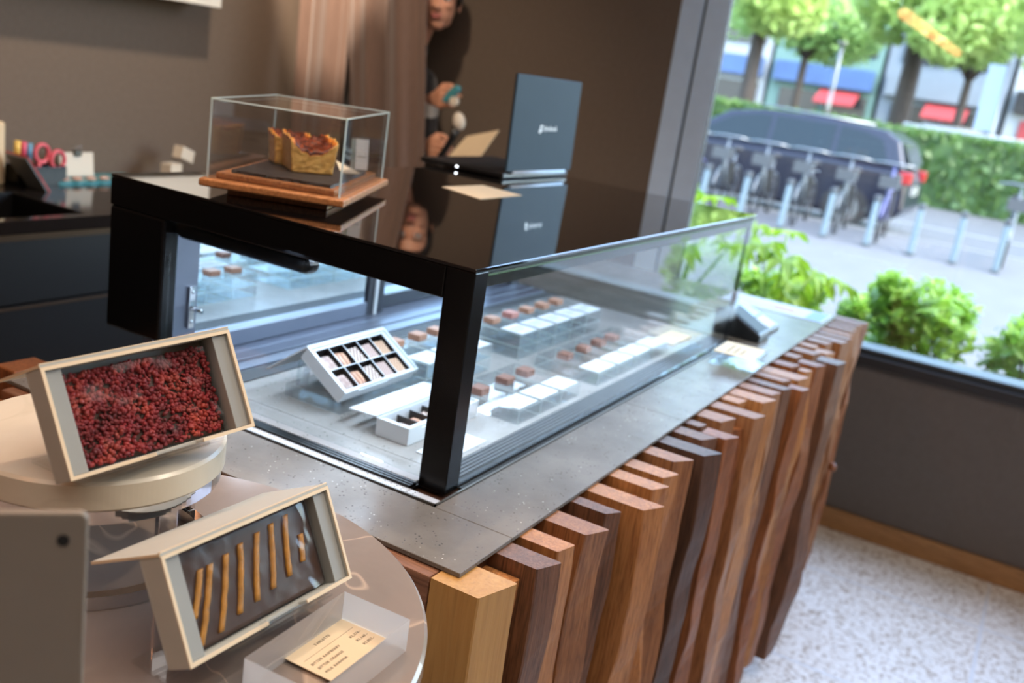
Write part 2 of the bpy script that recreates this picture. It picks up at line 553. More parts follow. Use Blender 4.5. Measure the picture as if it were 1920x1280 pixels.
class G:
    def __init__(s):
        s.bm = bmesh.new()

    def poly(s, pts, faces, mtx=None, mi=0, smooth=False):
        vs = [s.bm.verts.new((mtx @ Vector(p)) if mtx else p) for p in pts]
        for f in faces:
            try:
                fc = s.bm.faces.new([vs[i] for i in f])
                fc.material_index = mi
                fc.smooth = smooth
            except ValueError:
                pass
        return vs

    def box(s, x0, x1, y0, y1, z0, z1, mtx=None, mi=0):
        p = [(x, y, z) for z in (z0, z1) for y in (y0, y1) for x in (x0, x1)]
        s.poly(p, [(0, 2, 3, 1), (4, 5, 7, 6), (0, 1, 5, 4), (2, 6, 7, 3), (0, 4, 6, 2), (1, 3, 7, 5)], mtx, mi)
        return s

    def quadprism(s, top, z0, dz=0):
        """vertical prism on a 4-gon of (x, y) points between two heights"""
        n = len(top)
        p = [(x, y, z0) for x, y in top] + [(x, y, z0 + dz) for x, y in top]
        s.poly(p, [tuple(range(n - 1, -1, -1)), tuple(range(n, 2 * n))] + [(i, (i + 1) % n, n + (i + 1) % n, n + i) for i in range(n)])
        return s

    def prism(s, prof, axis, a, b, mtx=None, mi=0):
        """2-D profile swept along an axis: 0 = (y,z) along x, 1 = (x,z) along y, 2 = (x,y) along z"""
        n = len(prof)
        def P(u, v, w):
            return ((w, u, v), (u, w, v), (u, v, w))[axis]
        pts = [P(u, v, a) for u, v in prof] + [P(u, v, b) for u, v in prof]
        s.poly(pts, [tuple(range(n)), tuple(range(2 * n - 1, n - 1, -1))] + [(i, n + i, n + (i + 1) % n, (i + 1) % n) for i in range(n)], mtx, mi)
        return s

    def tube(s, pts, r, n=10, cap=True, mtx=None, mi=0, closed=False):
        pts = [Vector(p) for p in pts]
        rs = r if isinstance(r, (list, tuple)) else [r] * len(pts)
        rings = []
        up = None
        m = len(pts)
        for i, p in enumerate(pts):
            if closed:
                d = pts[(i + 1) % m] - pts[i - 1]
            else:
                d = pts[min(i + 1, m - 1)] - pts[max(i - 1, 0)]
            d.normalize()
            if up is None:
                up = Vector((0, 0, 1)) if abs(d.z) < .9 else Vector((1, 0, 0))
            a = d.cross(up).normalized()
            up = a.cross(d).normalized()
            ring = [p + (a * math.cos(2 * PI * k / n) + up * math.sin(2 * PI * k / n)) * rs[i] for k in range(n)]
            rings.append([s.bm.verts.new((mtx @ q) if mtx else q) for q in ring])
        for i in range(m if closed else m - 1):
            A, B = rings[i], rings[(i + 1) % m]
            for k in range(n):
                f = s.bm.faces.new((A[k], A[(k + 1) % n], B[(k + 1) % n], B[k]))
                f.smooth = True
                f.material_index = mi
        if cap and not closed:
            for R_, rev in ((rings[0], True), (rings[-1], False)):
                f = s.bm.faces.new(R_[::-1] if rev else R_)
                f.material_index = mi
        return s

    def lathe(s, prof, c, n=96, smooth=True):
        """(r, z) profile turned about a vertical axis through c = (x, y); closed profile"""
        rings = [[s.bm.verts.new((c[0] + r * math.cos(2 * PI * k / n), c[1] + r * math.sin(2 * PI * k / n), z)) for k in range(n)] for r, z in prof]
        m = len(prof)
        for i in range(m):
            A, B = rings[i], rings[(i + 1) % m]
            for k in range(n):
                f = s.bm.faces.new((A[k], A[(k + 1) % n], B[(k + 1) % n], B[k]))
        return s

    def disc(s, c, r, z0, z1, n=96, ch=.0015):
        """a solid round slab with eased edges"""
        prof = [(r - ch, z0), (r, z0 + ch), (r, z1 - ch), (r - ch, z1)]
        rings = [[s.bm.verts.new((c[0] + q * math.cos(2 * PI * k / n), c[1] + q * math.sin(2 * PI * k / n), z)) for k in range(n)] for q, z in prof]
        for A, B in zip(rings, rings[1:]):
            for k in range(n):
                s.bm.faces.new((A[k], A[(k + 1) % n], B[(k + 1) % n], B[k]))
        s.bm.faces.new(rings[0][::-1])
        s.bm.faces.new(rings[-1])
        return s

    def ell(s, c, r, mtx=None, u=16, v=10, smooth=True):
        r = r if isinstance(r, (tuple, list)) else (r, r, r)
        mm = Matrix.Translation(c) @ (mtx.to_4x4() if mtx else Matrix()) @ Matrix.Diagonal((*r, 1))
        res = bmesh.ops.create_uvsphere(s.bm, u_segments=u, v_segments=v, radius=1, matrix=mm)
        for vv in res['verts']:
            for f in vv.link_faces:
                f.smooth = smooth
        return s

    def cap(s, a, b, ra, rb, n=14):
        """tapered capsule"""
        a, b = Vector(a), Vector(b)
        k = 5
        d = (b - a).normalized()
        pts, rs = [], []
        for i in range(k + 1):
            t = PI / 2 * (1 - i / k)
            pts.append(a - d * ra * math.sin(t)); rs.append(max(1e-4, ra * math.cos(t)))
        for i in range(k + 1):
            t = PI / 2 * i / k
            pts.append(b + d * rb * math.sin(t)); rs.append(max(1e-4, rb * math.cos(t)))
        s.tube(pts, rs, n)
        return s

    def build(s, name, mat, parent=None, local=False, bevel=0.0, seg=2, smooth=False, recalc=True, sub=0):
        if recalc:
            bmesh.ops.recalc_face_normals(s.bm, faces=s.bm.faces)
        me = bpy.data.meshes.new(name)
        if parent is not None and not local:
            s.bm.transform(ROOTINV.get(parent.name, Matrix()))
        s.bm.to_mesh(me)
        s.bm.free()
        for m in (mat if isinstance(mat, (list, tuple)) else [mat]):
            me.materials.append(m)
        if smooth:
            for p in me.polygons:
                p.use_smooth = True
        o = bpy.data.objects.new(name, me)
        C.objects.link(o)
        if parent is not None:
            o.parent = parent
            ROOTINV[o.name] = ROOTINV.get(parent.name, Matrix())
        if bevel:
            b = o.modifiers.new('bevel', 'BEVEL')
            b.width = bevel
            b.segments = seg
            b.limit_method = 'ANGLE'
            b.angle_limit = math.radians(40)
        if sub:
            b = o.modifiers.new('subsurf', 'SUBSURF')
            b.levels = b.render_levels = sub
        return o


def ico(sub=2):
    b = bmesh.new()
    bmesh.ops.create_icosphere(b, subdivisions=sub, radius=1)
    b.verts.ensure_lookup_table()
    r = [v.co.copy() for v in b.verts], [[v.index for v in f.verts] for f in b.faces]
    b.free()
    return r


def thing(name, label, cat, loc=(0, 0, 0), group=None, rot=None):
    o = bpy.data.objects.new(name, None)
    o.empty_display_size = .05
    C.objects.link(o)
    o.location = loc
    mtx = Matrix.Translation(loc)
    if rot is not None:
        o.rotation_euler = rot.to_euler()
        mtx = mtx @ rot.to_4x4()
    ROOTINV[o.name] = mtx.inverted()
    o['label'] = label
    o['category'] = cat
    if group:
        o['group'] = group
    return o


def tag(o, label, cat, group=None):
    o['label'] = label
    o['category'] = cat
    if group:
        o['group'] = group
    return o


def struct(o):
    o['kind'] = 'structure'
    return o


def dup(root, mtx, label=None):
    r = root.copy()
    C.objects.link(r)
    r.matrix_basis = mtx
    ROOTINV[r.name] = mtx.inverted()
    if label:
        r['label'] = label
    for ch in list(root.children):
        c = ch.copy()
        C.objects.link(c)
        c.parent = r
        for g in list(ch.children):
            d = g.copy()
            C.objects.link(d)
            d.parent = c
    return r


def text(body, size, mat, mtx, parent, name='lettering', align='CENTER', extrude=.0001, bold=0.0, space=1.0):
    cu = bpy.data.curves.new(name, 'FONT')
    cu.body = body
    cu.size = size
    cu.align_x = align
    cu.extrude = extrude
    cu.offset = bold
    cu.space_character = space
    t = bpy.data.objects.new('tmp', cu)
    C.objects.link(t)
    dg = bpy.context.evaluated_depsgraph_get()
    me = bpy.data.meshes.new_from_object(t.evaluated_get(dg))
    bpy.data.objects.remove(t)
    bpy.data.curves.remove(cu)
    me.transform(ROOTINV.get(parent.name, Matrix()) @ mtx)
    me.materials.clear()
    me.materials.append(mat)
    o = bpy.data.objects.new(name, me)
    C.objects.link(o)
    o.parent = parent
    return o


def T(x, y, z):
    return Matrix.Translation((x, y, z))


def RZ(a):
    return Matrix.Rotation(a, 4, 'Z')


ORD = ['first', 'second', 'third', 'fourth', 'fifth', 'sixth', 'seventh', 'eighth', 'ninth', 'tenth', 'eleventh', 'twelfth']

# ------------------------------------------------------------------ the room
FL, CE = -.86, 1.80
XW, YB, XL, YF = 2.45, 2.15, -2.4, -2.6
struct(G().box(XL, XW + .15, YF, YB + .1, FL - .06, FL).build('floor', M['terrazzo']))
struct(G().box(XL, XW + .15, YF, YB + .1, CE, CE + .08).build('ceiling', M['ceiling']))
struct(G().box(XL, XW + .15, YB, YB + .1, FL, CE).build('wall_back', M['wall']))
struct(G().box(XL - .1, XL, YF, YB + .1, FL, CE).build('wall_left', M['wall']))
struct(G().box(XL, XW + .15, YF - .1, YF, FL, CE).build('wall_front', M['wall']))
struct(G().box(XW, XW + .15, .742, YB, FL, CE).build('wall_right', M['wall']))
struct(G().box(XW, XW + .15, YF, .742, FL, -.255).build('wall_window', M['wall_low']))
struct(G().box(XW - .02, XW, YF, .742, FL, FL + .075).build('baseboard_right', M['base_wood'], bevel=.004))
# window: frame, pane, ledge
w = G()
w.box(2.45, 2.475, .567, .650, -.2, CE)
w.box(2.45, 2.475, .660, .742, -.2, CE)
w.box(2.52, 2.60, YF, .567, CE - .06, CE)
win = struct(w.build('window_1', M['alu'], bevel=.003))
gk = G().box(2.46, 2.475, .650, .660, -.2, CE)
gk.box(2.453, 2.475, .564, .5668, -.2, CE)  # dark strip added over the frame's reveal to dim its bright side
gk.build('gasket_and_reveal_strip', M['alu_dark'], win)
G().box(2.4755, 2.4815, YF, .742, -.2, CE - .06).build('pane', M['pane'], win)
struct(G().box(2.45, 2.56, YF, .742, -.222, -.2).build('trim_1', M['ledge'], bevel=.003))
struct(G().box(2.43, 2.47, YF, .742, -.258, -.222).build('trim_2', M['ledge_dark'], bevel=.003))

# white shelf on the back wall
sh = thing('wall_shelf', 'white box shelf fixed high on the taupe back wall', 'shelf', (1.16, YB, .577))
G().box(.78, 1.543, YB - .14, YB - .001, .577, .592).build('board', M['white_shelf'], sh, bevel=.002)
G().box(.78, 1.543, YB - .14, YB - .125, .592, .80).build('front_panel', M['white_shelf'], sh, bevel=.002)
for xx in (.78, 1.528):
    G().box(xx, xx + .015, YB - .125, YB - .001, .592, .80).build('side_panel', M['white_shelf'], sh, bevel=.002)

# long warm pendant over the counter, mirrored in the window glass as an orange streak
lt = thing('pendant_lamp', 'long warm pendant lamp over the counter, mirrored as an orange streak in the window', 'lamp', (-.9, .36, 1.1))
LA, LB = Vector((.257, .380, 1.1)), Vector((-2.05, .335, 1.1))
G().tube([LA, LB], .028, 16).build('glowing_tube', M['lamp_glow'], lt)
G().box(-2.05, .257, .345, .370, 1.1285, 1.145).build('housing', M['black'], lt)
for xx in (-1.7, -.1):
    G().tube([(xx, .357, 1.1452), (xx, .357, CE - .001)], .003, 6).build('cable', M['black'], lt)

# ------------------------------------------------------------------ wooden counter with live-edge slats
ct = thing('service_counter', 'counter clad in upright live-edge wooden slats under a stone top', 'counter', (.8, .3, FL))
G().box(-.118, 1.83, -.112, .66, FL + .10, -.0075).build('body', M['wood_body'], ct)
G().box(-.06, 1.78, -.05, .60, FL, FL + .099).build('plinth', M['dark_strip'], ct)
G().box(-.172, -.119, -.095, .64, FL + .10, -.007).build('end_plank', M['plank'], ct, bevel=.002)
ZT = -.006
slats = [  # x0, x1, y_back, y_front_left, y_front_right, top z, wood
    (-.174, -.116, -.098, -.159, -.174, ZT, 'pale'), (-.113, -.076, -.112, -.150, -.158, -.024, 'honey'),
    (-.073, -.037, -.112, -.176, -.189, ZT, 'walnut'), (-.017, .015, -.112, -.174, -.181, ZT, 'honey'),
    (.017, .046, -.112, -.152, -.156, -.03, 'tan'), (.049, .086, -.112, -.180, -.195, ZT, 'tan'),
    (.088, .120, -.112, -.150, -.160, -.05, 'walnut'), (.125, .148, -.112, -.173, -.185, ZT, 'walnut'), (.149, .172, -.112, -.16, -.166, -.03, 'red'),
    (.175, .211, -.112, -.206, -.222, ZT, 'honey'), (.213, .246, -.112, -.160, -.17, -.02, 'red'),
    (.250, .282, -.112, -.189, -.202, ZT, 'honey'), (.283, .304, -.112, -.15, -.155, -.04, 'dark'), (.305, .339, -.112, -.185, -.196, ZT, 'honey'),
    (.341, .378, -.112, -.155, -.165, -.05, 'walnut'), (.380, .414, -.112, -.173, -.193, ZT, 'tan'), (.416, .442, -.112, -.16, -.165, -.05, 'red'),
    (.444, .482, -.112, -.200, -.217, ZT, 'dark'), (.484, .511, -.112, -.15, -.155, -.06, 'tan'), (.512, .548, -.112, -.173, -.188, ZT, 'walnut'),
    (.556, .590, -.157, -.199, -.213, -.008, 'red'), (.573, .598, -.112, -.148, -.152, ZT, 'walnut'), (.632, .677, -.112, -.167, -.180, ZT, 'tan'),
    (.600, .631, -.112, -.16, -.17, -.06, 'walnut'), (.679, .705, -.112, -.18, -.19, -.03, 'red'),
    (.706, .744, -.112, -.206, -.216, ZT, 'tan'), (.745, .768, -.112, -.16, -.165, -.06, 'walnut'), (.770, .805, -.112, -.157, -.163, ZT, 'honey'),
    (.818, .864, -.112, -.191, -.205, ZT, 'honey'), (.866, .884, -.112, -.16, -.165, -.05, 'dark'), (.885, .923, -.112, -.189, -.198, ZT, 'tan'),
    (.925, .944, -.112, -.17, -.175, -.05, 'red'), (.945, .975, -.112, -.197, -.207, ZT, 'walnut'), (.976, 1.005, -.112, -.17, -.18, -.05, 'red'),
    (1.008, 1.040, -.112, -.182, -.190, ZT, 'tan'), (1.000, 1.030, -.193, -.225, -.232, -.012, 'red'), (1.05, 1.10, -.112, -.202, -.213, ZT, 'honey'),
    (1.105, 1.14, -.112, -.17, -.18, -.05, 'tan'), (1.145, 1.184, -.112, -.163, -.174, ZT, 'red'), (1.153, 1.182, -.177, -.196, -.203, -.010, 'honey'),
    (1.186, 1.214, -.112, -.17, -.18, -.05, 'dark'), (1.218, 1.256, -.160, -.203, -.216, -.008, 'red'), (1.240, 1.278, -.112, -.151, -.157, ZT, 'tan'),
    (1.284, 1.336, -.187, -.237, -.246, -.008, 'walnut'), (1.290, 1.312, -.112, -.16, -.165, -.05, 'tan'), (1.315, 1.357, -.112, -.172, -.182, ZT, 'tan'),
    (1.365, 1.406, -.165, -.193, -.205, -.008, 'honey'), (1.388, 1.425, -.112, -.158, -.162, ZT, 'honey'), (1.427, 1.455, -.112, -.17, -.175, -.05, 'red'),
    (1.460, 1.500, -.112, -.171, -.180, ZT, 'tan'), (1.515, 1.562, -.112, -.199, -.206, ZT, 'tan'), (1.580, 1.612, -.112, -.2, -.207, ZT, 'tan'),
    (1.630, 1.660, -.112, -.193, -.202, ZT, 'honey'), (1.690, 1.720, -.112, -.189, -.196, ZT, 'tan'), (1.740, 1.770, -.112, -.186, -.191, ZT, 'tan'),
    (1.795, 1.825, -.112, -.187, -.195, ZT, 'tan'), (1.838, 1.874, -.112, -.194, -.203, ZT, 'red'),
    (1.502, 1.513, -.112, -.16, -.165, -.05, 'dark'), (1.564, 1.578, -.112, -.17, -.175, -.04, 'walnut'), (1.614, 1.628, -.112, -.17, -.175, -.04, 'walnut'),
    (1.662, 1.688, -.112, -.17, -.175, -.04, 'red'), (1.722, 1.738, -.112, -.165, -.17, -.04, 'red'), (1.772, 1.793, -.112, -.165, -.17, -.04, 'walnut'),
]


def slat_mesh(x0, x1, yb, yl, yr, zt, i, zb):
    g = G()
    n = 26
    rows = []
    amp = .0 if i == 0 else random.uniform(.007, .016)
    ph = i * 3.71
    ch = .0018
    for k in range(n + 1):
        t = k / n
        z = zt + (zb - zt) * t
        e = min(1, t * 5)
        dl = amp * e * noise.noise((ph, 1.3, z * 5.0)) * 1.6 + amp * .4 * e * noise.noise((ph, 9.3, z * 17))
        dr = amp * e * noise.noise((ph, 4.7, z * 4.5)) * 1.6 + amp * .4 * e * noise.noise((ph, 6.1, z * 15))
        dx = .3 * amp * e * noise.noise((ph, 8.2, z * 4))
        lean = -.012 * e * noise.noise((ph, 2.2, z * 1.3))
        a, b = yl + dl + lean, yr + dr + lean
        rows.append([g.bm.verts.new(p) for p in ((x0, yb, z), (x1, yb, z), (x1 + dx, b + ch, z), (x1 - ch + dx, b, z), (x0 + ch + dx, a, z), (x0 + dx, a + ch, z))])
    m = 6
    for A, B in zip(rows, rows[1:]):
        for k in range(m):
            g.bm.faces.new((A[k], A[(k + 1) % m], B[(k + 1) % m], B[k]))
    g.bm.faces.new(rows[0]); g.bm.faces.new(rows[-1][::-1])
    return g


for i, (x0, x1, yb, yl, yr, zt, wd) in enumerate(slats):
    zb = FL + random.choice((.045, .06, .075, .05, .10))
    o = slat_mesh(x0, x1, yb, yl, yr, zt, i, zb).build('slat', M['wood_' + wd], ct)
# slats on the short left end, behind the display table
for x0, x1, y0, y1, zt, wd in ((-.215, -.173, .655, .705, -.004, 'pale'), (-.235, -.173, .54, .60, -.008, 'pale'), (-.135, -.07, .665, .71, .004, 'red'), (-.225, -.173, .605, .650, -.02, 'tan'), (-.21, -.173, .47, .535, -.016, 'honey')):
    G().box(x0, x1, y0, y1, FL + .08, zt).build('slat', M['wood_' + wd], ct, bevel=.003)
G().ell((1.795, -.212, -.42), (.014, .012, .014)).build('wood_knob', M['wood_red'], ct)
for xx in (.05, .62, 1.2, 1.72):
    G().box(xx, xx + .05, -.155, -.115, FL, FL + .012).build('foot', M['steel_frame'], ct)

wt = thing('stone_worktop', 'thin speckled grey stone worktop around the glass display case', 'worktop', (.8, .3, -.006))
sb = lambda x0, x1, y0, y1: G().box(x0, x1, y0, y1, -.0058, 0).build('stone_slab', M['stone'], wt, bevel=.0006, seg=1)
g = .0008
sb(-.153, -.0375, -.121, .66)
sb(-.0375 + g, .563, -.121, -.0095)
sb(.563 + g, 1.222, -.121, -.0095)
sb(1.222 + g, 1.83, -.121, .66)
sb(-.0375 + g, 1.222, .6455, .66)

# ------------------------------------------------------------------ glass display case
H, L, W = .295, 1.2145, .64
dc = thing('display_case', 'black framed glass chocolate display case standing on the counter', 'display case', (.6, .3, 0))
G().box(.0, .032, .0, .042, .0, .2905).build('corner_post', M['black'], dc, bevel=.0015)
G().box(.0, .03, .525, W, .062, .2495).build('rear_post', M['black'], dc, bevel=.004)
G().box(.0, .03, .0425, W, .25, .2905).build('top_beam', M['black'], dc, bevel=.0015)
G().box(.0, L, .0, W, .291, .2955).build('top_panel', M['top_glass'], dc, bevel=.0008, seg=1)
G().box(.0325, L, .006, W, .284, .2908).build('top_lining', M['black_side'], dc)
G().box(.012, .016, .0425, .5245, .006, .2495).build('side_glass', M['glass'], dc)
fg = G().box(.0325, L - .001, .0, .005, .004, .2838).build('front_glass', M['glass'], dc)
G().box(.0325, L - .001, .0003, .0047, .2840, .2858).build('glass_edge', M['glass_edge'], fg)
G().box(.0325, L - .02, .0052, .013, .268, .2838).build('light_profile', M['black_side'], dc, bevel=.001)
G().box(L - .006, L - .001, .0055, W - .004, .004, .2838).build('end_glass', M['glass'], dc)
G().box(L - .014, L - .0065, .0055, .014, .004, .2838).build('corner_seal', M['black_side'], dc)
G().box(.0165, .05, .27, .5245, .222, .2485).build('light_housing', M['black'], dc, bevel=.012, seg=4)
G().box(.10, 1.12, .020, .040, .2790, .2838).build('led_strip', M['led'], dc)
# base: outer steel frame, perforated strip, rails, grilles, deck
f = G()
f.box(-.034, L + .006, -.009, -.0065, -.004, .0016); f.box(-.034, -.0315, -.009, .6448, -.004, .0016)
f.build('base_frame', M['steel_frame'], dc)
g = G().box(-.0314, -.0185, -.0063, .6448, -.004, .0008)
ps = g.build('perforated_strip', M['strip'], dc)
g = G()
for k in range(60):
    for q in range(2):
        g.ell((-.0275 + q * .005, .03 + k * .0095, .0008), (.0012, .0012, .0002), u=8, v=4)
g.build('perforation', M['dark_strip'], ps)
g = G()
for k in range(3):
    g.box(-.0182 + k * .0062, -.0182 + k * .0062 + .0042, .043, .5245, -.004, .0045)
g.build('door_rail', M['black'], dc, bevel=.0005)
G().box(-.0184, .0045, .0425, .6448, -.004, -.0005).build('rail_bed', M['black_side'], dc)
fs = G().box(.0325, L, .0055, .0155, -.004, .0012)
fs.box(.0325, L + .003, -.0062, -.0004, -.004, .0012)
fs.build('front_strip', M['dark_strip'], dc)
g = G()
for k in range(5):
    g.box(.006, L - .015, .0160 + k * .0066, .0160 + k * .0066 + .0040, -.003, .003)
g.build('front_grille', M['grille'], dc, bevel=.0006)
G().box(.006, L - .015, .0157, .049, -.006, -.0032).build('grille_bed', M['black_side'], dc)
g = G()
for k in range(5):
    g.box(.006, L - .015, .447 + k * .0078, .447 + k * .0078 + .0056, -.003, .003)
g.build('back_grille', M['grille'], dc, bevel=.0006)
G().box(.006, L - .015, .446, .4865, -.006, -.0032).build('grille_bed', M['black_side'], dc)
d = G()
d.box(.006, .0565, .0495, .4455, -.005, .0012)
for x0, x1 in ((.0573, .36), (.3607, .64), (.6407, .92), (.9207, L - .008)):
    d.box(x0, x1, .0495, .4455, -.005, .0012)
d.build('deck', M['deck'], dc)
# mirrored sliding doors at the back, on an anodised sill
s_ = G()
s_.box(.006, L - .008, .4887, .518, -.005, .004); s_.box(.006, L - .008, .5215, .552, -.005, .0055); s_.box(.006, L - .008, .5552, .638, -.005, .005)
G().box(.006, L - .008, .4868, .638, -.0072, -.0052).build('sill_bed', M['black_side'], dc)
s_.build('door_sill', M['door_metal'], dc, bevel=.0008)
for x0, x1, yy in ((.066, .64, .580), (.59, 1.17, .600)):
    fr = G()
    fr.box(x0, x0 + .06, yy, yy + .016, .006, .282)
    fr.box(x0 + .06, x1 - .055, yy, yy + .016, .006, .034); fr.box(x0 + .06, x1 - .055, yy, yy + .016, .258, .282)
    dr = fr.build('sliding_door', M['door_metal' if yy < .59 else 'door_dark'], dc, bevel=.0012)
    G().box(x1 - .055, x1, yy, yy + .016, .006, .282).build('stile', M['door_dark'], dr, bevel=.0012)
    G().box(x0 + .06, x1 - .055, yy + .005, yy + .009, .034, .258).build('mirror', M['mirror'], dr)
    if yy < .59:
        lk = G().box(.105, .117, .5745, .5798, .055, .125).build('lock_plate', M['chrome'], dr, bevel=.001)
        G().tube([(.111, .574, .088), (.111, .552, .088)], .0035, 12).build('lock_pin', M['chrome'], lk)
        for zz in (.066, .115):
            G().ell((.111, .574, zz), (.003, .001, .003), u=10, v=6).build('screw', M['steel'], lk)
        G().box(.606, .612, .5755, .5799, .006, .282).build('door_seal', M['white_paper'], dr)
G().box(.03, .064, .57, .59, .006, .2838).build('jamb', M['door_metal'], dc, bevel=.001)
G().box(1.172, L - .008, .57, .62, .006, .2838).build('jamb', M['door_dark'], dc, bevel=.001)

# ------------------------------------------------------------------ acrylic blocks, cards and chocolates inside the case
DK = .0014


def row_group(x0, pitch, n, yf, yb, top, cards, choc_y, choc_x, tint, where, card_y, layers):
    for k in range(n):
        a, b = x0 + k * pitch, x0 + (k + 1) * pitch - .0012
        if layers == 2:
            for q, (za, zb) in enumerate(((DK + .0004, top / 2), (top / 2 + .0006, top))):
                o = G().box(a, b, yf, yb, za, zb).build('acrylic_block', [M['acrylic'], M['acrylic_edge']], bevel=.0008, seg=1)
                o.modifiers['bevel'].material = 1  # bevels coloured pale to imitate bright refracted edges
                tag(o, 'clear acrylic block, %s from left, %s layer, %s' % (ORD[k], ('lower', 'upper')[q], where), 'acrylic block', 'acrylic blocks of the ' + where)
        else:
            o = G().box(a, b, yf, yb, DK + .0004, top).build('acrylic_block', [M['acrylic'], M['acrylic_edge']], bevel=.0008, seg=1)
            o.modifiers['bevel'].material = 1
            tag(o, 'low clear acrylic block, %s from left in the %s' % (ORD[k], where), 'acrylic block', 'acrylic blocks of the ' + where)
        if k < cards:
            cd = thing('price_card', 'small white price card, %s from left on the %s' % (ORD[k], where), 'card', ((a + b) / 2, (card_y[0] + card_y[1]) / 2, top + .0004), 'price cards on the ' + where)
            G().box(a + .005, b - .005, card_y[0], card_y[1], top + .0005, top + .0012).build('paper', M['white_card'], cd)
            for j in range(2):
                yy = card_y[0] + (card_y[1] - card_y[0]) * (.62 - .22 * j)
                G().box(a + .012, b - .012 - .012 * j, yy, yy + .0016, top + .0012, top + .0014).build('printed_line', M['ink'], cd)
    for k, cx in enumerate(choc_x):
        ch = G().box(-.014, .014, -.012, .012, 0, .0120)
        mt = tint[k % len(tint)]
        o = ch.build('chocolate', M[mt], bevel=.0015)
        o.location = (cx, choc_y, top + .0003)
        o.rotation_euler = (0, 0, random.uniform(-.08, .08))
        tag(o, '%s square chocolate, %s from left on the %s' % ({'choc_cube': 'brown', 'choc_cube_pale': 'pale brown', 'choc_pink': 'pink dusted', 'choc_dark': 'dark'}[mt], ORD[k], where), 'chocolate', 'chocolates on the ' + where)


row_group(.610, .0745, 5, .235, .362, .050, 5, .318, [.638, .712, .780, .849, .914], ['choc_cube_pale', 'choc_pink', 'choc_cube_pale', 'choc_cube_pale', 'choc_cube_pale'], 'tall back right acrylic row', (.236, .285), 2)
row_group(.300, .0705, 3, .238, .362, .050, 3, .335, [.338, .408, .466], ['choc_cube_pale', 'choc_cube_pale', 'choc_cube_pale'], 'acrylic row behind the open boxes', (.239, .285), 2)
row_group(.298, .0745, 3, .060, .193, .025, 3, .146, [.317, .400, .470], ['choc_cube'], 'low front left acrylic row', (.064, .105), 1)
row_group(.598, .089, 4, .060, .193, .025, 4, .146, [.628, .708, .778, .845], ['choc_cube'], 'low front right acrylic row', (.064, .105), 1)
# flat printed plate in the front corner of the deck
g = G().box(.085, .20, .058, .105, DK + .0003, DK + .0012)
tag(g.build('leaflet', M['white_card']), 'white leaflet lying on the deck behind the corner post', 'leaflet')
tag(G().box(1.02, 1.14, .07, .12, DK + .0003, DK + .004).build('price_card', M['card']), 'cream card lying on the deck at the far front corner of the case', 'card')

# ------------------------------------------------------------------ gift boxes


def rotm(ax, ay, az):
    return Euler((ax, ay, az), 'XYZ').to_matrix()


def gift_box(label, o, rot, Wd, h, d, paper, inner, edge, lid_len, lid_ang, insert, notch, lid=True):
    r = thing('gift_box', label, 'box', o, None, rot)
    t = .0028
    tr = G()
    tr.box(0, Wd, 0, h, -d, -d + .002)
    tr.box(0, t, 0, h, -d + .002, -.0012)
    tr.box(Wd - t, Wd, 0, h, -d + .002, -.0012)
    tr.box(t, Wd - t, h - t, h, -d + .002, -.0012)
    a, b = notch
    tr.prism([(t, -d + .002), (Wd - t, -d + .002), (Wd - t, -.0012), (b, -.0012), (b - .004, -.0065), (a + .004, -.0065), (a, -.0012), (t, -.0012)], 1, 0, t)
    tr.build('tray', paper, r, local=True, bevel=.0004, seg=1)
    rm = G()
    for q in ((0, t, 0, h), (Wd - t, Wd, 0, h), (t, Wd - t, h - t, h), (t, a, 0, t), (b, Wd - t, 0, t)):
        rm.box(*q, -.0012, 0)
    rm.build('rim', edge, r, local=True)
    if lid:
        ca, sa = math.cos(lid_ang), math.sin(lid_ang)
        mm = Matrix(((1, 0, 0, 0), (0, ca, sa, h), (0, -sa, ca, 0), (0, 0, 0, 1)))
        ld = G().box(0, Wd, .0005, lid_len, .0, .0022, mm).build('lid', paper, r, local=True, bevel=.0003, seg=1)
        G().box(0, Wd, .0003, .0022, .0022, .0030, mm).build('lid_edge', edge, ld, local=True)
        G().box(-.0004, 0, .0005, lid_len, 0, .0022, mm).build('lid_edge', edge, ld, local=True)
    if insert:
        sw = .082 * Wd
        for x0 in (t, Wd - t - sw):
            G().box(x0, x0 + sw, t, h - t, -d + .002, -.0035).build('spacer', inner, r, local=True, bevel=.0004, seg=1)
    return r


def easel(label, o, rot, Wd, h, d, base_z, base):
    """clear stand: tilted back plate, ledge with a lip, foot plate"""
    e = thing('acrylic_easel', label, 'display stand', o, None, rot)
    g = .0012
    a, b = .18 * Wd, .82 * Wd
    G().box(a, b, -.0035, h * .75, -d - g - .003, -d - g).build('back_plate', M['acrylic_sheet'], e, local=True)
    l = G().box(a, b, -.0035, -.0012, -d - g + .0002, .0045).build('ledge', M['acrylic_sheet'], e, local=True)
    G().box(.36 * Wd, .64 * Wd, -.0035, .0065, .0047, .0065).build('lip', M['acrylic_sheet'], l, local=True)
    x0, x1, y0, y1 = base
    G().box(x0, x1, y0, y1, base_z + .0004, base_z + .0034).build('foot_plate', M['acrylic_sheet'], e)
    return e


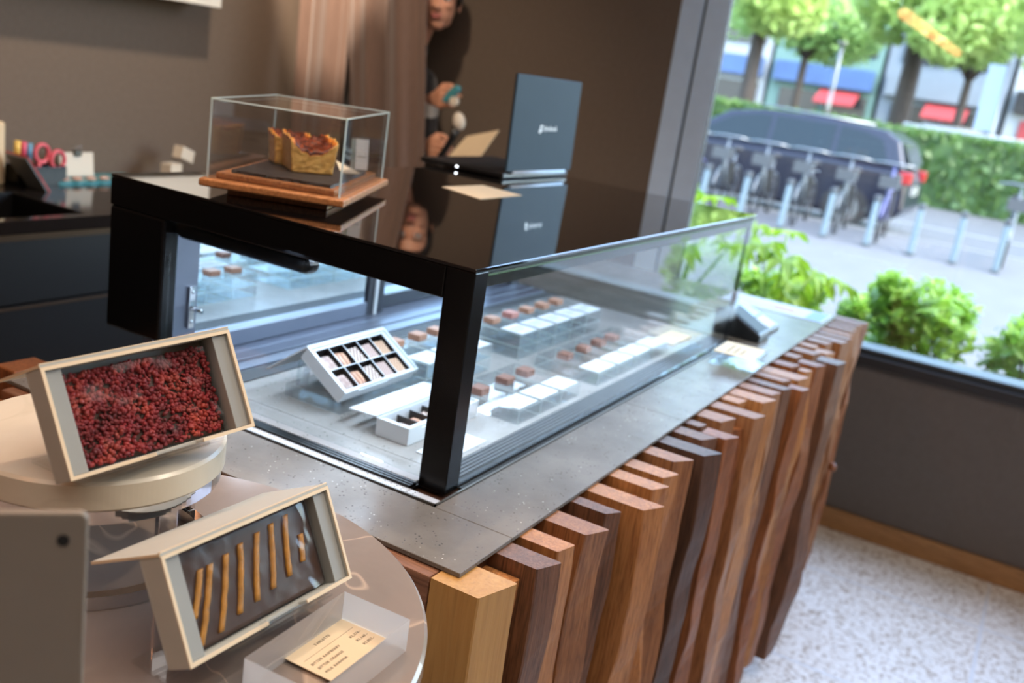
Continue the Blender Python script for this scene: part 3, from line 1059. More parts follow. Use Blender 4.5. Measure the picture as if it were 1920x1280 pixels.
TZ = .057
RB = rotm(1.1052, .0145, .0014)
RA = rotm(1.095, -.0567, -.1440)
oB, oA = Vector((-.5509, -.1323, .0910)), Vector((-.5498, .0016, .1900))
gift_box('grey open gift box holding the orange peel tablet on the round table', oB, RB, .183, .0831, .0242, M['grey_box'], M['grey_box_in'], M['cream_edge'], .078, 1.5547, True, (.080, .125))
gift_box('grey open gift box holding the red raspberry tablet on the cake stand', oA, RA, .168, .0875, .0260, M['grey_box'], M['grey_box_in'], M['cream_edge'], .0749, 1.56, True, (.072, .116))
easel('clear acrylic easel under the orange peel gift box', oB, RB, .183, .0831, .0242, TZ, (-.54, -.38, -.125, -.06))
easel('clear acrylic easel under the raspberry gift box', oA, RA, .168, .0875, .0260, .1743, (-.53, -.40, .012, .075))


def bumpy_slab(x0, x1, y0, y1, z0, z1, seed, amp):
    g = G()
    nx, ny = 40, 20
    top = [[g.bm.verts.new((x0 + (x1 - x0) * i / nx, y0 + (y1 - y0) * j / ny, z1 + amp * noise.noise((i * .35, j * .35, seed)))) for i in range(nx + 1)] for j in range(ny + 1)]
    bot = [[g.bm.verts.new((x0 + (x1 - x0) * i / nx, y0 + (y1 - y0) * j / ny, z0)) for i in range(nx + 1)] for j in range(ny + 1)]
    for j in range(ny):
        for i in range(nx):
            g.bm.faces.new((top[j][i], top[j][i + 1], top[j + 1][i + 1], top[j + 1][i])).smooth = True
            g.bm.faces.new((bot[j][i], bot[j + 1][i], bot[j + 1][i + 1], bot[j][i + 1]))
    for i in range(nx):
        g.bm.faces.new((top[0][i], bot[0][i], bot[0][i + 1], top[0][i + 1])); g.bm.faces.new((top[ny][i], top[ny][i + 1], bot[ny][i + 1], bot[ny][i]))
    for j in range(ny):
        g.bm.faces.new((top[j][0], top[j + 1][0], bot[j + 1][0], bot[j][0])); g.bm.faces.new((top[j][nx], bot[j][nx], bot[j + 1][nx], top[j + 1][nx]))
    return g


def film(x0, x1, y0, y1, z, seed, amp=.0016):
    g = G()
    nx, ny = 60, 30
    v = [[g.bm.verts.new((x0 + (x1 - x0) * i / nx, y0 + (y1 - y0) * j / ny,
                          z + amp * (noise.noise((i * .09, j * .13, seed)) + .9 * max(0, noise.noise((i * .22 + j * .1, j * .12, seed + 5))) * (2.2 if i > nx * .8 else .4)))) for i in range(nx + 1)] for j in range(ny + 1)]
    for j in range(ny):
        for i in range(nx):
            g.bm.faces.new((v[j][i], v[j][i + 1], v[j + 1][i + 1], v[j + 1][i])).smooth = True
    return g


# raspberry tablet
tb = thing('chocolate_tablet', 'tablet covered in red raspberry pieces lying in the upper gift box', 'chocolate', oA, None, RA)
x0, x1, y0, y1 = .0185, .1495, .0045, .080
bumpy_slab(x0, x1, y0, y1, -.0238, -.0185, 3, .0006).build('slab', M['choc_dark'], tb, local=True)
cv_, cf_ = ico(2)
vv, ff = [], []
for k in range(1900):
    px, py = random.uniform(x0 + .001, x1 - .001), random.uniform(y0 + .001, y1 - .001)
    s = random.uniform(.0013, .0031)
    mm = Matrix.Translation((px, py, -.0178 + random.uniform(-.0006, .0022))) @ Euler((random.uniform(0, 6), random.uniform(0, 6), random.uniform(0, 6))).to_matrix().to_4x4() @ Matrix.Diagonal((s, s * random.uniform(.6, .95), s * random.uniform(.5, .8), 1))
    n0 = len(vv)
    vv += [mm @ q for q in cv_]
    ff += [[n0 + q for q in f] for f in cf_]
me = bpy.data.meshes.new('raspberry_pieces')
me.from_pydata(vv, [], ff)
me.polygons.foreach_set('use_smooth', [True] * len(ff))
me.materials.append(M['rasp'])
o = bpy.data.objects.new('raspberry_pieces', me)
C.objects.link(o)
o.parent = tb
o['kind'] = 'stuff'
film(x0 + .001, x1 - .001, y0 + .001, y1 - .001, -.0118, 2.2, .0012).build('wrapper', M['film'], tb, local=True, recalc=False)

# orange tablet
tb = thing('chocolate_tablet', 'dark tablet with candied orange peel strips lying in the lower gift box', 'chocolate', oB, None, RB)
x0, x1, y0, y1 = .0195, .1635, .0045, .0785
bumpy_slab(x0, x1, y0, y1, -.0215, -.0130, 8, .0007).build('slab', M['choc_dark'], tb, local=True)
strips = [(.0235, .040, .028, .0605, .001), (.0235, .050, .0075, .0610, .002), (.0440, .0670, .010, .063, .002), (.0655, .0835, .0155, .066, .0015), (.0855, .1030, .018, .0685, -.001), (.1050, .1195, .021, .0705, .001), (.1255, .1375, .024, .0725, -.0015), (.1440, .1490, .030, .052, .0005)]
for k, (xa, xb, ya, yb, cv) in enumerate(strips):
    pts = []
    g = G()
    n = 14
    rows = []
    for i in range(n + 1):
        t = i / n
        xx = xa + (xb - xa) * t + cv * (math.sin(t * PI)) * .7 + .0006 * noise.noise((k, t * 6, 1))
        yy = ya + (yb - ya) * t
        ww = .0028 + .0004 * noise.noise((k, t * 9, 4))
        hh = .0024 + .0006 * noise.noise((k, t * 8, 7))
        rows.append([g.bm.verts.new(q) for q in ((xx - ww, yy, -.0134), (xx + ww, yy, -.0134), (xx + ww * .9, yy, -.0134 + hh * .8), (xx + ww * .3, yy, -.0134 + hh), (xx - ww * .5, yy, -.0134 + hh), (xx - ww, yy, -.0134 + hh * .7))])
    for A, B_ in zip(rows, rows[1:]):
        for q in range(6):
            g.bm.faces.new((A[q], A[(q + 1) % 6], B_[(q + 1) % 6], B_[q])).smooth = True
    g.bm.faces.new(rows[0]); g.bm.faces.new(rows[-1][::-1])
    g.build('orange_peel', M['peel'], tb, local=True)
film(x0 + .001, x1 - .001, y0 + .001, y1 - .001, -.0085, 5.1, .0008).build('wrapper', M['film'], tb, local=True, recalc=False)

# ------------------------------------------------------------------ round display table and cake stand
rt = thing('round_table', 'round brown marble table in front of the counter', 'table', (-.506, .029, FL))
G().disc((-.506, .029), .281, TZ - .024, TZ, 160, .003).build('tabletop', M['table_marble'], rt)
G().tube([(-.506, .029, FL + .018), (-.506, .029, TZ - .0245)], .03, 32).build('pedestal', M['black_side'], rt)
G().disc((-.506, .029), .20, FL, FL + .0175, 96, .004).build('foot', M['black_side'], rt)
CX, CY, CR = -.449, .099, .110
cs = thing('cake_stand', 'cream marble cake stand on chrome legs standing on the round table', 'cake stand', (CX, CY, TZ))
G().disc((CX, CY), CR, .1482, .1742, 160, .0025).build('plate', M['cream_marble'], cs)
g = G(); g.lathe([(CR - .012, .1365), (CR - .003, .1365), (CR - .003, .1478), (CR - .012, .1478)], (CX, CY), 128)
g.build('support_ring', M['chrome'], cs)
g = G(); g.lathe([(CR - .016, TZ + .0004), (CR - .006, TZ + .0004), (CR - .006, TZ + .0125), (CR - .016, TZ + .0125)], (CX, CY), 128)
g.build('base_ring', M['chrome'], cs)
for a in (-.10, PI / 2 - .1, PI - .1, -PI / 2 - .1):
    p = (CX + (CR - .0085) * math.cos(a), CY + (CR - .0085) * math.sin(a))
    G().box(-.003, .003, -.009, .009, TZ + .0127, .1363, T(p[0], p[1], 0) @ RZ(a)).build('leg', M['chrome'], cs, bevel=.0006)

# price block lying on the round table
pb = thing('price_block', 'clear acrylic price block with cream card on the round table edge', 'price sign', (-.45, -.175, TZ))
bm_ = T(-.512, -.146, 0) @ RZ(.045)
bx0, bx1, by0, by1, bz0, bz1 = 0, .124, -.066, 0, TZ + .0005, .087
g = G()
g.poly([(bx0, by0, bz1), (bx1, by0, bz1), (bx1, by1, bz1), (bx0, by1, bz1)], [(0, 1, 2, 3)], bm_)
blk = g.build('block_face', M['acrylic_sheet'], pb)
g = G()
P4 = [(bx0, by0), (bx1, by0), (bx1, by1), (bx0, by1)]
for i in range(4):
    a, b = P4[i], P4[(i + 1) % 4]
    g.poly([(*a, bz0), (*b, bz0), (*b, bz1), (*a, bz1)], [(0, 1, 2, 3)], bm_)
g.build('block_side', M['acrylic_frost'], blk)
km = T(-.4625, -.1415, .0600) @ RZ(.035)
cd = G().box(.0, .0765, -.0475, .0, 0, .0006, km).build('card', M['card'], pb)
zt = .0007
text('TABLETTE', .0036, M['ink'], km @ T(.0385, -.0098, zt), cd, 'lettering', space=1.25)
G().box(.006, .0705, -.0166, -.0163, .0006, .0007, km).build('ruled_line', M['ink'], cd)
for j, (a, b) in enumerate((('BITTER RASPBERRY', '\u00a52,376.-'), ('BITTER ORANGE', '\u00a52,160.-'), ('MILK BANANA', '\u00a52,052.-'))):
    text(a, .0036, M['ink'], km @ T(.006, -.0250 - j * .0070, zt), cd, 'lettering', 'LEFT', space=1.2)
    text(b, .0036, M['ink'], km @ T(.0705, -.0250 - j * .0070, zt), cd, 'lettering', 'RIGHT', space=1.2)

# grey panel at the near edge of the table
pn = thing('sign_panel', 'blurred grey upright metal panel with a dark hole, nearest the camera', 'sign panel', (-.68, -.165, TZ))
ang = math.atan2(.69, -.72)
pm = T(-.674, -.172, TZ) @ RZ(ang)
hh = .270 - TZ
prof = [(0, .0), (.085, .0), (.085, hh)]
for k in range(7):
    t = PI / 2 * k / 6
    prof.append((.005 - .005 * math.sin(t), hh - .005 + .005 * math.cos(t)))
G().prism(prof, 1, 0, -.006, pm).build('plate', M['grey_panel'], pn, bevel=.0015)
pt = pm.inverted() @ Vector((-.683, -.164, .254))
hole = G().lathe([(.0, -.0002), (.0032, -.0002), (.0032, .0004), (.0, .0004)], (0, 0), 24)
hole.bm.transform(pm @ T(pt.x, .0002, pt.z) @ Matrix.Rotation(-PI / 2, 4, 'X'))
hole.build('hole', M['hole'], pn)

# ------------------------------------------------------------------ boxes of bonbons inside the case
RC = rotm(.588, .0186, .0420)
oC = Vector((.1005, .2472, .0430))
WP = M['white_paper']
gift_box('white open box of ten bonbons, tilted towards the viewer in the case', oC, RC, .2, .0903, .0219, WP, WP, M['white_card'], .0886, 1.2324, False, (.035, .12))
e = thing('acrylic_easel', 'clear acrylic stand under the tilted white bonbon box', 'display stand', (.2, .3, DK))
G().box(.112, .295, .262, .37, DK + .0004, .0215).build('foot_plate', M['acrylic'], e, bevel=.0005, seg=1)
for xx in (.114, .26):
    G().box(xx, xx + .014, .338, .352, .0220, .062).build('upright', M['acrylic'], e, bevel=.0005, seg=1)
kinds = ['plain', 'fold', 'lattice', 'stripe', 'check']
words_ = {'plain': 'frosted pale', 'fold': 'folded tan', 'lattice': 'white lattice patterned', 'stripe': 'fine striped mauve', 'check': 'tan check patterned'}


def bonbon_mesh(kind, sx=.0128, sy=.0138, h=.0095):
    g = G()
    n = 7
    rows = []
    if kind in ('fold', 'plain'):
        for j in range(5):
            t = j / 4
            r = [(1, 0), (1, .55), (.92, .8), (.7, .97), (.3, 1.0)][j]
            ring = []
            for k in range(24):
                a = 2 * PI * k / 24
                q = 1 / max(abs(math.cos(a)), abs(math.sin(a))) ** .75
                wv = 1 + (.05 * math.sin(3 * a + 1) if kind == 'fold' else 0)
                ring.append(g.bm.verts.new((sx * r[0] * q * wv * math.cos(a), sy * r[0] * q * wv * math.sin(a), h * r[1])))
            rows.append(ring)
        for A, B_ in zip(rows, rows[1:]):
            for k in range(24):
                g.bm.faces.new((A[k], A[(k + 1) % 24], B_[(k + 1) % 24], B_[k])).smooth = True
        g.bm.faces.new(rows[0][::-1]); g.bm.faces.new(rows[-1])
    else:
        g.box(-sx, sx, -sy, sy, 0, h)
    return g


protos = {}


def place_bonbon(kind, mtx, label, group):
    if kind not in protos:
        o = bonbon_mesh(kind).build('bonbon', M['bon_' + kind], bevel=(.0016 if kind not in ('fold', 'plain') else 0))
        protos[kind] = o
    else:
        o = protos[kind].copy()
        C.objects.link(o)
    o.matrix_basis = mtx
    tag(o, label, 'chocolate', group)


MC = Matrix.Translation(oC) @ RC.to_4x4()
bx = thing('bonbon_divider', 'black divider tray inside the tilted white bonbon box', 'divider', oC, None, RC)
t = .0030
G().box(t, .2 - t, t, .0903 - t, -.0198, -.0182).build('floor_sheet', M['black_card'], bx, local=True)
dv = G()
ix0, ix1, iy0, iy1 = .012, .188, .007, .0833
for x0, x1 in ((t, ix0), (ix1, .2 - t)):
    G().box(x0, x1, t, .0903 - t, -.0180, -.0035).build('edge_filler', WP, bx, local=True)
for y0, y1 in ((t, iy0), (iy1, .0903 - t)):
    G().box(ix0, ix1, y0, y1, -.0180, -.0035).build('edge_filler', WP, bx, local=True)
for k in range(1, 5):
    xx = ix0 + (ix1 - ix0) * k / 5
    dv.box(xx - .0006, xx + .0006, iy0, iy1, -.0180, -.0062)
dv.box(ix0, ix1, (iy0 + iy1) / 2 - .0006, (iy0 + iy1) / 2 + .0006, -.0180, -.0052)
dv.build('partition', M['black_card'], bx, local=True)
dv = G()
for k in range(1, 5):
    xx = ix0 + (ix1 - ix0) * k / 5
    dv.box(xx - .0006, xx + .0006, iy0, iy1, -.0060, -.0050)
dv.box(ix0, ix1, (iy0 + iy1) / 2 - .0006, (iy0 + iy1) / 2 + .0006, -.0050, -.0042)
dv.build('partition_edge', M['white_card'], bx, local=True)
pf = G()
for q in ((ix0, ix1, iy0, iy0 + .0006), (ix0, ix1, iy1 - .0006, iy1), (ix0, ix0 + .0006, iy0, iy1), (ix1 - .0006, ix1, iy0, iy1)):
    pf.box(*q, -.0178, -.0048)
pf.build('tray_wall', M['black_card'], bx, local=True)
for r in range(2):
    for k in range(5):
        cx = ix0 + (ix1 - ix0) * (k + .5) / 5
        cyy = iy0 + (iy1 - iy0) * ((r + .5) / 2) - .003
        mt = MC @ T(cx + .001, cyy, -.0180) @ Matrix.Diagonal((1, 1.03, 1, 1)) @ RZ(random.uniform(-.06, .06))
        place_bonbon(kinds[k], mt, '%s bonbon in the %s row of the tilted white box' % (words_[kinds[k]], ('lower', 'upper')[r]), 'bonbons in the tilted white box')
# the small flat box
oD = Vector((.0915, .1245, .0280))
RD = rotm(0, 0, 0)
gift_box('low white bonbon box lying flat behind the corner post', oD, RD, .19, .0565, .0262, WP, WP, M['white_card'], .050, 1.62 - PI / 2 + .0, False, (.03, .16))
bx = thing('bonbon_divider', 'black divider tray inside the flat white bonbon box', 'divider', oD, None, RD)
G().box(t, .19 - t, t, .0565 - t, -.0241, -.0226).build('floor_sheet', M['black_card'], bx, local=True)
dv = G()
for x0, x1 in ((t, .016), (.174, .19 - t)):
    G().box(x0, x1, t, .0565 - t, -.0224, -.0035).build('edge_filler', WP, bx, local=True)
G().box(.016, .174, t, .0115, -.0224, -.0035).build('edge_filler', WP, bx, local=True)
for k in range(1, 5):
    xx = .016 + .158 * k / 5
    dv.box(xx - .0006, xx + .0006, .012, .0565 - t, -.0224, -.0065)
dv.build('partition', M['black_card'], bx, local=True)
for k in range(5):
    mt = T(oD.x + .016 + .158 * (k + .5) / 5, oD.y + .0325, oD.z - .0222) @ RZ(random.uniform(-.06, .06))
    kd = ['plain', 'fold', 'lattice', 'stripe', 'check'][k]
    place_bonbon(kd, mt, '%s bonbon in the flat white box behind the post' % words_[kd], 'bonbons in the flat white box')

# ------------------------------------------------------------------ cheesecake display on top of the case
ck = thing('cake_cover', 'wooden cake plinth with clear acrylic cover on top of the case', 'cake display', (.2, .42, .2957))
u, v = Vector((.906, .424, 0)), Vector((-.424, .906, 0))
KM = Matrix(((u.x, v.x, 0, .110), (u.y, v.y, 0, .302), (0, 0, 1, 0), (0, 0, 0, 1)))   # local: x along the right face, y to the left-back
G().box(.018, .279, .020, .168, .2960, .3070, KM).build('lower_base', M['case_wood'], ck, bevel=.001)
G().box(-.012, .303, -.010, .200, .3072, .3185, KM).build('upper_board', M['case_wood'], ck, bevel=.003, seg=3)
G().box(.008, .286, .009, .183, .3187, .3275, KM).build('inner_board', M['case_wood'], ck, bevel=.002)
cl, cd_, zc = .293, .192, .4265
cv = G()
cv.box(0, .003, 0, cd_, .3188, zc, KM); cv.box(cl - .003, cl, 0, cd_, .3188, zc, KM)
cv.box(.0031, cl - .0031, 0, .003, .3188, zc, KM); cv.box(.0031, cl - .0031, cd_ - .003, cd_, .3188, zc, KM)
cv.box(0, cl, 0, cd_, zc + .0001, zc + .0031, KM)
co = cv.build('acrylic_cover', M['acrylic_sheet'], ck)
eg = G()
for x, y in ((0, 0), (cl, 0), (0, cd_), (cl, cd_)):
    eg.box(x - .0012, x + .0012, y - .0012, y + .0012, .3190, zc + .003, KM)
for a in ((0, cl, 0, 0), (0, cl, cd_, cd_), (0, 0, 0, cd_), (cl, cl, 0, cd_)):
    eg.box(a[0] - .0012, a[1] + .0012, a[2] - .0012, a[3] + .0012, zc + .0018, zc + .0040, KM)
eg.build('polished_edge', M['acrylic_edge'], co)
# slate
g = G()
out = []
for (a, b) in (((.022, .018), (.250, .018)), ((.250, .018), (.250, .165)), ((.250, .165), (.022, .165)), ((.022, .165), (.022, .018))):
    for k in range(24):
        t_ = k / 24
        out.append((a[0] + (b[0] - a[0]) * t_ + random.uniform(-.0016, .0016), a[1] + (b[1] - a[1]) * t_ + random.uniform(-.0016, .0016)))
zs = [.3277, .3300, .3322]
rows = [[g.bm.verts.new(KM @ Vector((x + random.uniform(-.0012, .0012) * (q > 0), y + random.uniform(-.0012, .0012) * (q > 0), z))) for x, y in out] for q, z in enumerate(zs)]
for A, B_ in zip(rows, rows[1:]):
    for k in range(len(out)):
        g.bm.faces.new((A[k], A[(k + 1) % len(out)], B_[(k + 1) % len(out)], B_[k]))
g.bm.faces.new(rows[0][::-1]); g.bm.faces.new(rows[-1])
tag(g.build('slate_tray', M['slate']), 'black rough edged slate under the cheesecake slices', 'slate')


def cake_slice(name, label, mtx, w, d, h, bowl, seed):
    g = G()
    nx, ny, nz = 22, 18, 14
    idx = {}

    def V(i, j, k):
        if (i, j, k) not in idx:
            x, y, z = i / nx - .5, j / ny - .5, k / nz
            top = h * (1 - bowl * max(0, 1 - (2.1 * x) ** 2) * (1 - .55 * (y + .5))) + .006 * noise.noise((x * 9, y * 9, seed)) + .003 * noise.noise((x * 24, y * 24, seed + 2)) + .006 * (y + .3)
            px = x * w * (.88 + .14 * z) + .0014 * noise.noise((x * 6 + seed, z * 9, y * 7))
            py = y * d * (.95 + .06 * z) + .0014 * noise.noise((y * 6, z * 9 + seed, x * 7))
            pz = z * top + (.0010 * noise.noise((x * 14, y * 14, z * 9 + seed)) if 0 < k else 0)
            idx[(i, j, k)] = g.bm.verts.new((px, py, pz))
        return idx[(i, j, k)]
    def quad(a, b, c_, d_):
        g.bm.faces.new((V(*a), V(*b), V(*c_), V(*d_))).smooth = True
    for i in range(nx):
        for j in range(ny):
            quad((i, j, nz), (i + 1, j, nz), (i + 1, j + 1, nz), (i, j + 1, nz))
            quad((i, j, 0), (i, j + 1, 0), (i + 1, j + 1, 0), (i + 1, j, 0))
        for k in range(nz):
            quad((i, 0, k), (i + 1, 0, k), (i + 1, 0, k + 1), (i, 0, k + 1))
            quad((i, ny, k), (i, ny, k + 1), (i + 1, ny, k + 1), (i + 1, ny, k))
    for j in range(ny):
        for k in range(nz):
            quad((0, j, k), (0, j, k + 1), (0, j + 1, k + 1), (0, j + 1, k))
            quad((nx, j, k), (nx, j + 1, k), (nx, j + 1, k + 1), (nx, j, k + 1))
    keys = {v_: key for key, v_ in idx.items()}
    g.bm.verts.ensure_lookup_table()
    vals = []
    for v_ in g.bm.verts:
        i, j, k = keys[v_]
        ax = abs(i / nx - .5) * 2
        z = k / nz
        b = (1.0 - .75 * max(0, ax - .62) / .38) if k == nz else max(0, (z - .70 - .28 * ax) / .16) if j == 0 else max(0, (z - .84) / .12)
        vals.append(min(1, b))
    o = g.build(name, M['cake'])
    att = o.data.attributes.new('crust', 'FLOAT', 'POINT')
    att.data.foreach_set('value', vals)
    o.matrix_basis = mtx
    return tag(o, label, 'cake', 'cheesecake slices under the acrylic cover')


cake_slice('cheesecake_slice', 'large burnt cheesecake slice at the front of the slate', T(.196, .437, .3330) @ RZ(-.62), .072, .066, .050, .34, 1.0)
cake_slice('cheesecake_slice', 'smaller cheesecake piece half hidden behind the large slice', T(.222, .499, .3330) @ RZ(-.62), .060, .050, .045, .1, 4.0)
# acrylic price block and folded paper tag inside the cover
pb2 = thing('price_block', 'small upright acrylic price block under the cake cover', 'price sign', (.37, .458, .3277))
pm2 = Matrix(((.87, .5, 0, .325), (-.5, .866, 0, .447), (0, 0, 1, .3279), (0, 0, 0, 1))) @ Matrix.Rotation(-.12, 4, 'X')
G().box(0, .024, .0, .018, .003, .054, pm2).build('block', M['acrylic_edge'], pb2)
G().box(.001, .023, -.0012, -.0002, .004, .053, pm2).build('card', M['white_card'], pb2)
G().box(.004, .019, -.0014, -.0012, .024, .025, pm2).build('printed_line', M['ink'], pb2)
g = G()
g.poly([(.268, .428, .3282), (.318, .436, .3284), (.322, .445, .3286), (.278, .45, .346)], [(0, 1, 2, 3)])
ft = g.build('paper_tag', M['card'])
sd = ft.modifiers.new('thick', 'SOLIDIFY'); sd.thickness = .0005; sd.offset = 1
tag(ft, 'cream folded paper tag leaning beside the small price block', 'paper tag')

# ------------------------------------------------------------------ laptop, paper
lp = thing('laptop', 'open dark blue laptop standing on the back corner of the case', 'laptop', (1.047, .56, .2957))
G().box(.889, 1.207, .480, .700, .2975, .3085).build('base', M['laptop_black'], lp, bevel=.003)
for xx in (.91, 1.185):
    for yy in (.50, .68):
        G().box(xx - .006, xx + .006, yy - .004, yy + .004, .2957, .2974).build('rubber_foot', M['laptop_black'], lp)
kb = G()
for r in range(5):
    for k in range(14):
        kb.box(.905 + k * .0206, .905 + k * .0206 + .0175, .515 + r * .019, .515 + r * .019 + .016, .3086, .3098)
kb.build('keyboard', M['laptop_black'], lp)
G().ell((.8885, .60, .303), (.001, .003, .0018), u=10, v=6).build('status_light', M['led_white'], lp)
LM = T(.889, .478, .3085) @ Matrix.Rotation(math.radians(-2.0), 4, 'X') @ Matrix(((1, 0, .02, 0), (0, 1, 0, 0), (0, 0, 1, 0), (0, 0, 0, 1)))
lid = G().box(.0, .318, -.005, .002, .004, .213, LM).build('lid', M['laptop_lid'], lp, bevel=.0022)
G().box(.012, .306, .0021, .0026, .014, .205, LM).build('screen', M['laptop_screen'], lid)
G().tube([LM @ Vector((.03, -.001, .002)), LM @ Vector((.288, -.001, .002))], .0048, 12).build('hinge', M['alu'], lp)
TM = LM @ T(.170, -.0052, .098) @ Matrix.Rotation(PI / 2, 4, 'X')
text('dynabook', .0165, M['logo_white'], TM @ T(.012, -.002, 0), lid, 'logo', bold=.00012)
g = G()
for q in ([(-.043, -.008), (-.034, -.008), (-.0315, .003), (-.0405, .003)], [(-.0395, .0045), (-.026, .0045), (-.025, .0095), (-.0385, .0095)], [(-.0335, -.004), (-.0265, -.004), (-.0255, .0), (-.0325, .0)]):
    g.prism(q, 2, 0, .0002, TM)
g.build('logo', M['logo_white'], lid)
pg = G()
pg.quadprism([(.586, .439), (.542, .326), (.707, .330), (.730, .434)], .2957, .0006)
tag(pg.build('paper_sheet', M['card']), 'cream paper sheet lying on top of the display case', 'paper')
# items at the far end of the case top
# ------------------------------------------------------------------ things on the stone at the far end
tm = thing('card_terminal', 'black card payment terminal beside the far end of the case', 'card terminal', (1.32, 0, 0))
G().prism([(-.057, .0005), (.060, .0005), (.060, .060), (.034, .066), (-.057, .020)], 0, 1.252, 1.345).build('body', M['term'], tm, bevel=.004)
g = G(); g.prism([(-.050, .0245), (.024, .0618), (.024, .0626), (-.050, .0253)], 0, 1.262, 1.335)
g.build('keypad', M['term_grey'], tm)
ph = thing('card_reader', 'tilted card reader with blue screen behind the black terminal', 'card reader', (1.43, .02, 0))
G().prism([(-.048, .0005), (.070, .0005), (.070, .054), (-.048, .009)], 0, 1.385, 1.472).build('body', M['term'], ph, bevel=.003)
g = G(); g.prism([(.002, .0290), (.062, .0518), (.062, .0526), (.002, .0298)], 0, 1.393, 1.464); g.build('screen', M['term_screen'], ph)
g = G(); g.prism([(-.042, .0122), (-.002, .0274), (-.002, .0282), (-.042, .0130)], 0, 1.393, 1.464); g.build('keypad', M['white_card'], ph)
lf = thing('leaflet', 'pale printed leaflet with blue panel at the far counter end', 'leaflet', (1.745, .03, 0))
mt = T(1.672, -.112, .0004)
G().box(0, .140, 0, .285, 0, .0008, mt).build('paper', M['leaflet'], lf)
G().box(.008, .132, .006, .050, .0008, .0011, mt).build('printed_panel', M['leaf_blue'], lf)
G().box(.050, .090, .09, .15, .0008, .0011, mt).build('printed_panel', M['leaf_red'], lf)
fb = thing('price_block', 'acrylic price block with cream card beside the far case corner', 'price sign', (1.035, -.072, 0))
mt = T(.973, -.028, 0) @ RZ(.04)
G().box(0, .122, -.093, 0, .0005, .0270, mt).build('block', M['acrylic'], fb, bevel=.0005, seg=1)
cdx = G().box(.004, .117, -.089, -.004, .0273, .0281, mt).build('card', M['card'], fb)
for j in range(3):
    G().box(.02, .09 - .01 * j, -.03 - j * .014, -.027 - j * .014, .0281, .0283, mt).build('printed_line', M['ink'], cdx)

# ------------------------------------------------------------------ black back counter and the small things on it
bc = thing('back_counter', 'black back counter with drawers along the taupe wall', 'counter', (.7, 1.87, FL))
BX0, BX1, BY0, BY1 = -1.6, 1.88, 1.59, YB - .002
g = G()
g.box(BX0, BX1, BY0, 1.625, -.035, 0); g.box(BX0, BX1, 1.925, BY1, -.035, 0); g.box(BX0, -.1, 1.6251, 1.9249, -.035, 0); g.box(.735, BX1, 1.6251, 1.9249, -.035, 0)
g.build('worktop', M['black_counter'], bc, bevel=.001, seg=1)
g = G()
g.box(-.0999, .7349, 1.6251, 1.9249, -.16, -.15); g.box(-.0999, .7349, 1.6252, 1.629, -.1499, -.002); g.box(-.0999, .7349, 1.921, 1.9248, -.1499, -.002); g.box(-.0998, -.095, 1.6291, 1.9209, -.1499, -.002); g.box(.730, .7348, 1.6291, 1.9209, -.1499, -.002)
g.build('sink_basin', M['black_side'], bc)
G().box(BX0, BX1, BY0 + .0, BY0 + .012, -.043, -.036).build('edge_strip', M['bronze'], bc)
G().box(BX0 + .002, BX1 - .002, BY0 + .03, BY1, FL + .1, -.1605).build('carcass', M['black_side'], bc)
G().box(BX0, BX1, BY0 + .08, BY1, FL, FL + .0995).build('plinth', M['black_side'], bc)
for z0, z1 in ((-.212, -.044), (-.47, -.219), (FL + .1, -.477)):
    for k in range(4):
        a = BX0 + (BX1 - BX0) * k / 4
        dw = G().box(a + .002, a + (BX1 - BX0) / 4 - .002, BY0 + .004, BY0 + .0295, z0, z1).build('drawer', M['black_drawer'], bc, bevel=.0015)
        G().box(a + .002, a + (BX1 - BX0) / 4 - .002, BY0 + .002, BY0 + .0038, z1 - .007, z1 - .001).build('grip_strip', M['bronze'], dw)

Y0 = 2.03
cup = thing('pen_cup', 'black pen cup holding markers and pink scissors on the back counter', 'pen cup', (.885, Y0, 0))
G().box(.80, .955, Y0 - .035, Y0 + .035, .0005, .004).build('bottom', M['black'], cup)
g = G()
for q in ((.80, .955, Y0 - .035, Y0 - .032), (.80, .955, Y0 + .032, Y0 + .035), (.80, .803, Y0 - .0319, Y0 + .0319), (.952, .955, Y0 - .0319, Y0 + .0319)):
    g.box(*q, .0041, .055)
g.build('side', M['black'], cup, bevel=.001)
for k, (xx, cc_, nm, hgt) in enumerate(((.812, 'yellow', 'yellow marker standing in the black pen cup', .125), (.832, 'hotpink', 'rose pink marker standing in the black pen cup', .122), (.850, 'blue', 'blue marker standing in the black pen cup', .118))):
    mk = thing('marker_pen', nm, 'marker', (xx, Y0, .0045), 'markers in the pen cup')
    G().tube([(xx, Y0, .0045), (xx + .004, Y0, hgt * .6)], .0075, 14).build('barrel', M[cc_], mk)
    G().tube([(xx + .004, Y0, hgt * .6 + .0003), (xx + .007, Y0, hgt)], .0085, 14).build('pen_cap', M[cc_], mk)
scs = thing('scissors', 'pink handled scissors standing in the black pen cup', 'scissors', (.92, Y0, .0045))
for sgn, (cx_, cz_) in ((1, (.897, .088)), (-1, (.944, .070))):
    pts = [(cx_ + .022 * math.cos(2 * PI * k / 20), Y0 - .004 + .004 * sgn, cz_ + .026 * math.sin(2 * PI * k / 20)) for k in range(20)]
    h_ = G().tube(pts, .0065, 10, closed=True).build('handle', M['pink'], scs)
    G().tube([(cx_ - .010 * sgn, Y0 - .004 + .004 * sgn, cz_ - .026), (.885 + .004 * sgn, Y0 - .004 + .004 * sgn, .028)], .0062, 10).build('shank', M['pink'], h_)
    G().prism([(.879 + .004 * sgn, .027), (.889 + .004 * sgn, .027), (.876 - .006 * sgn, .006)], 1, Y0 - .005 + .004 * sgn, Y0 - .0035 + .004 * sgn).build('blade', M['steel'], scs)
cbx = thing('clipboard', 'red edged grey clipboard leaning at the left end of the back counter', 'clipboard', (.76, Y0 - .06, 0))
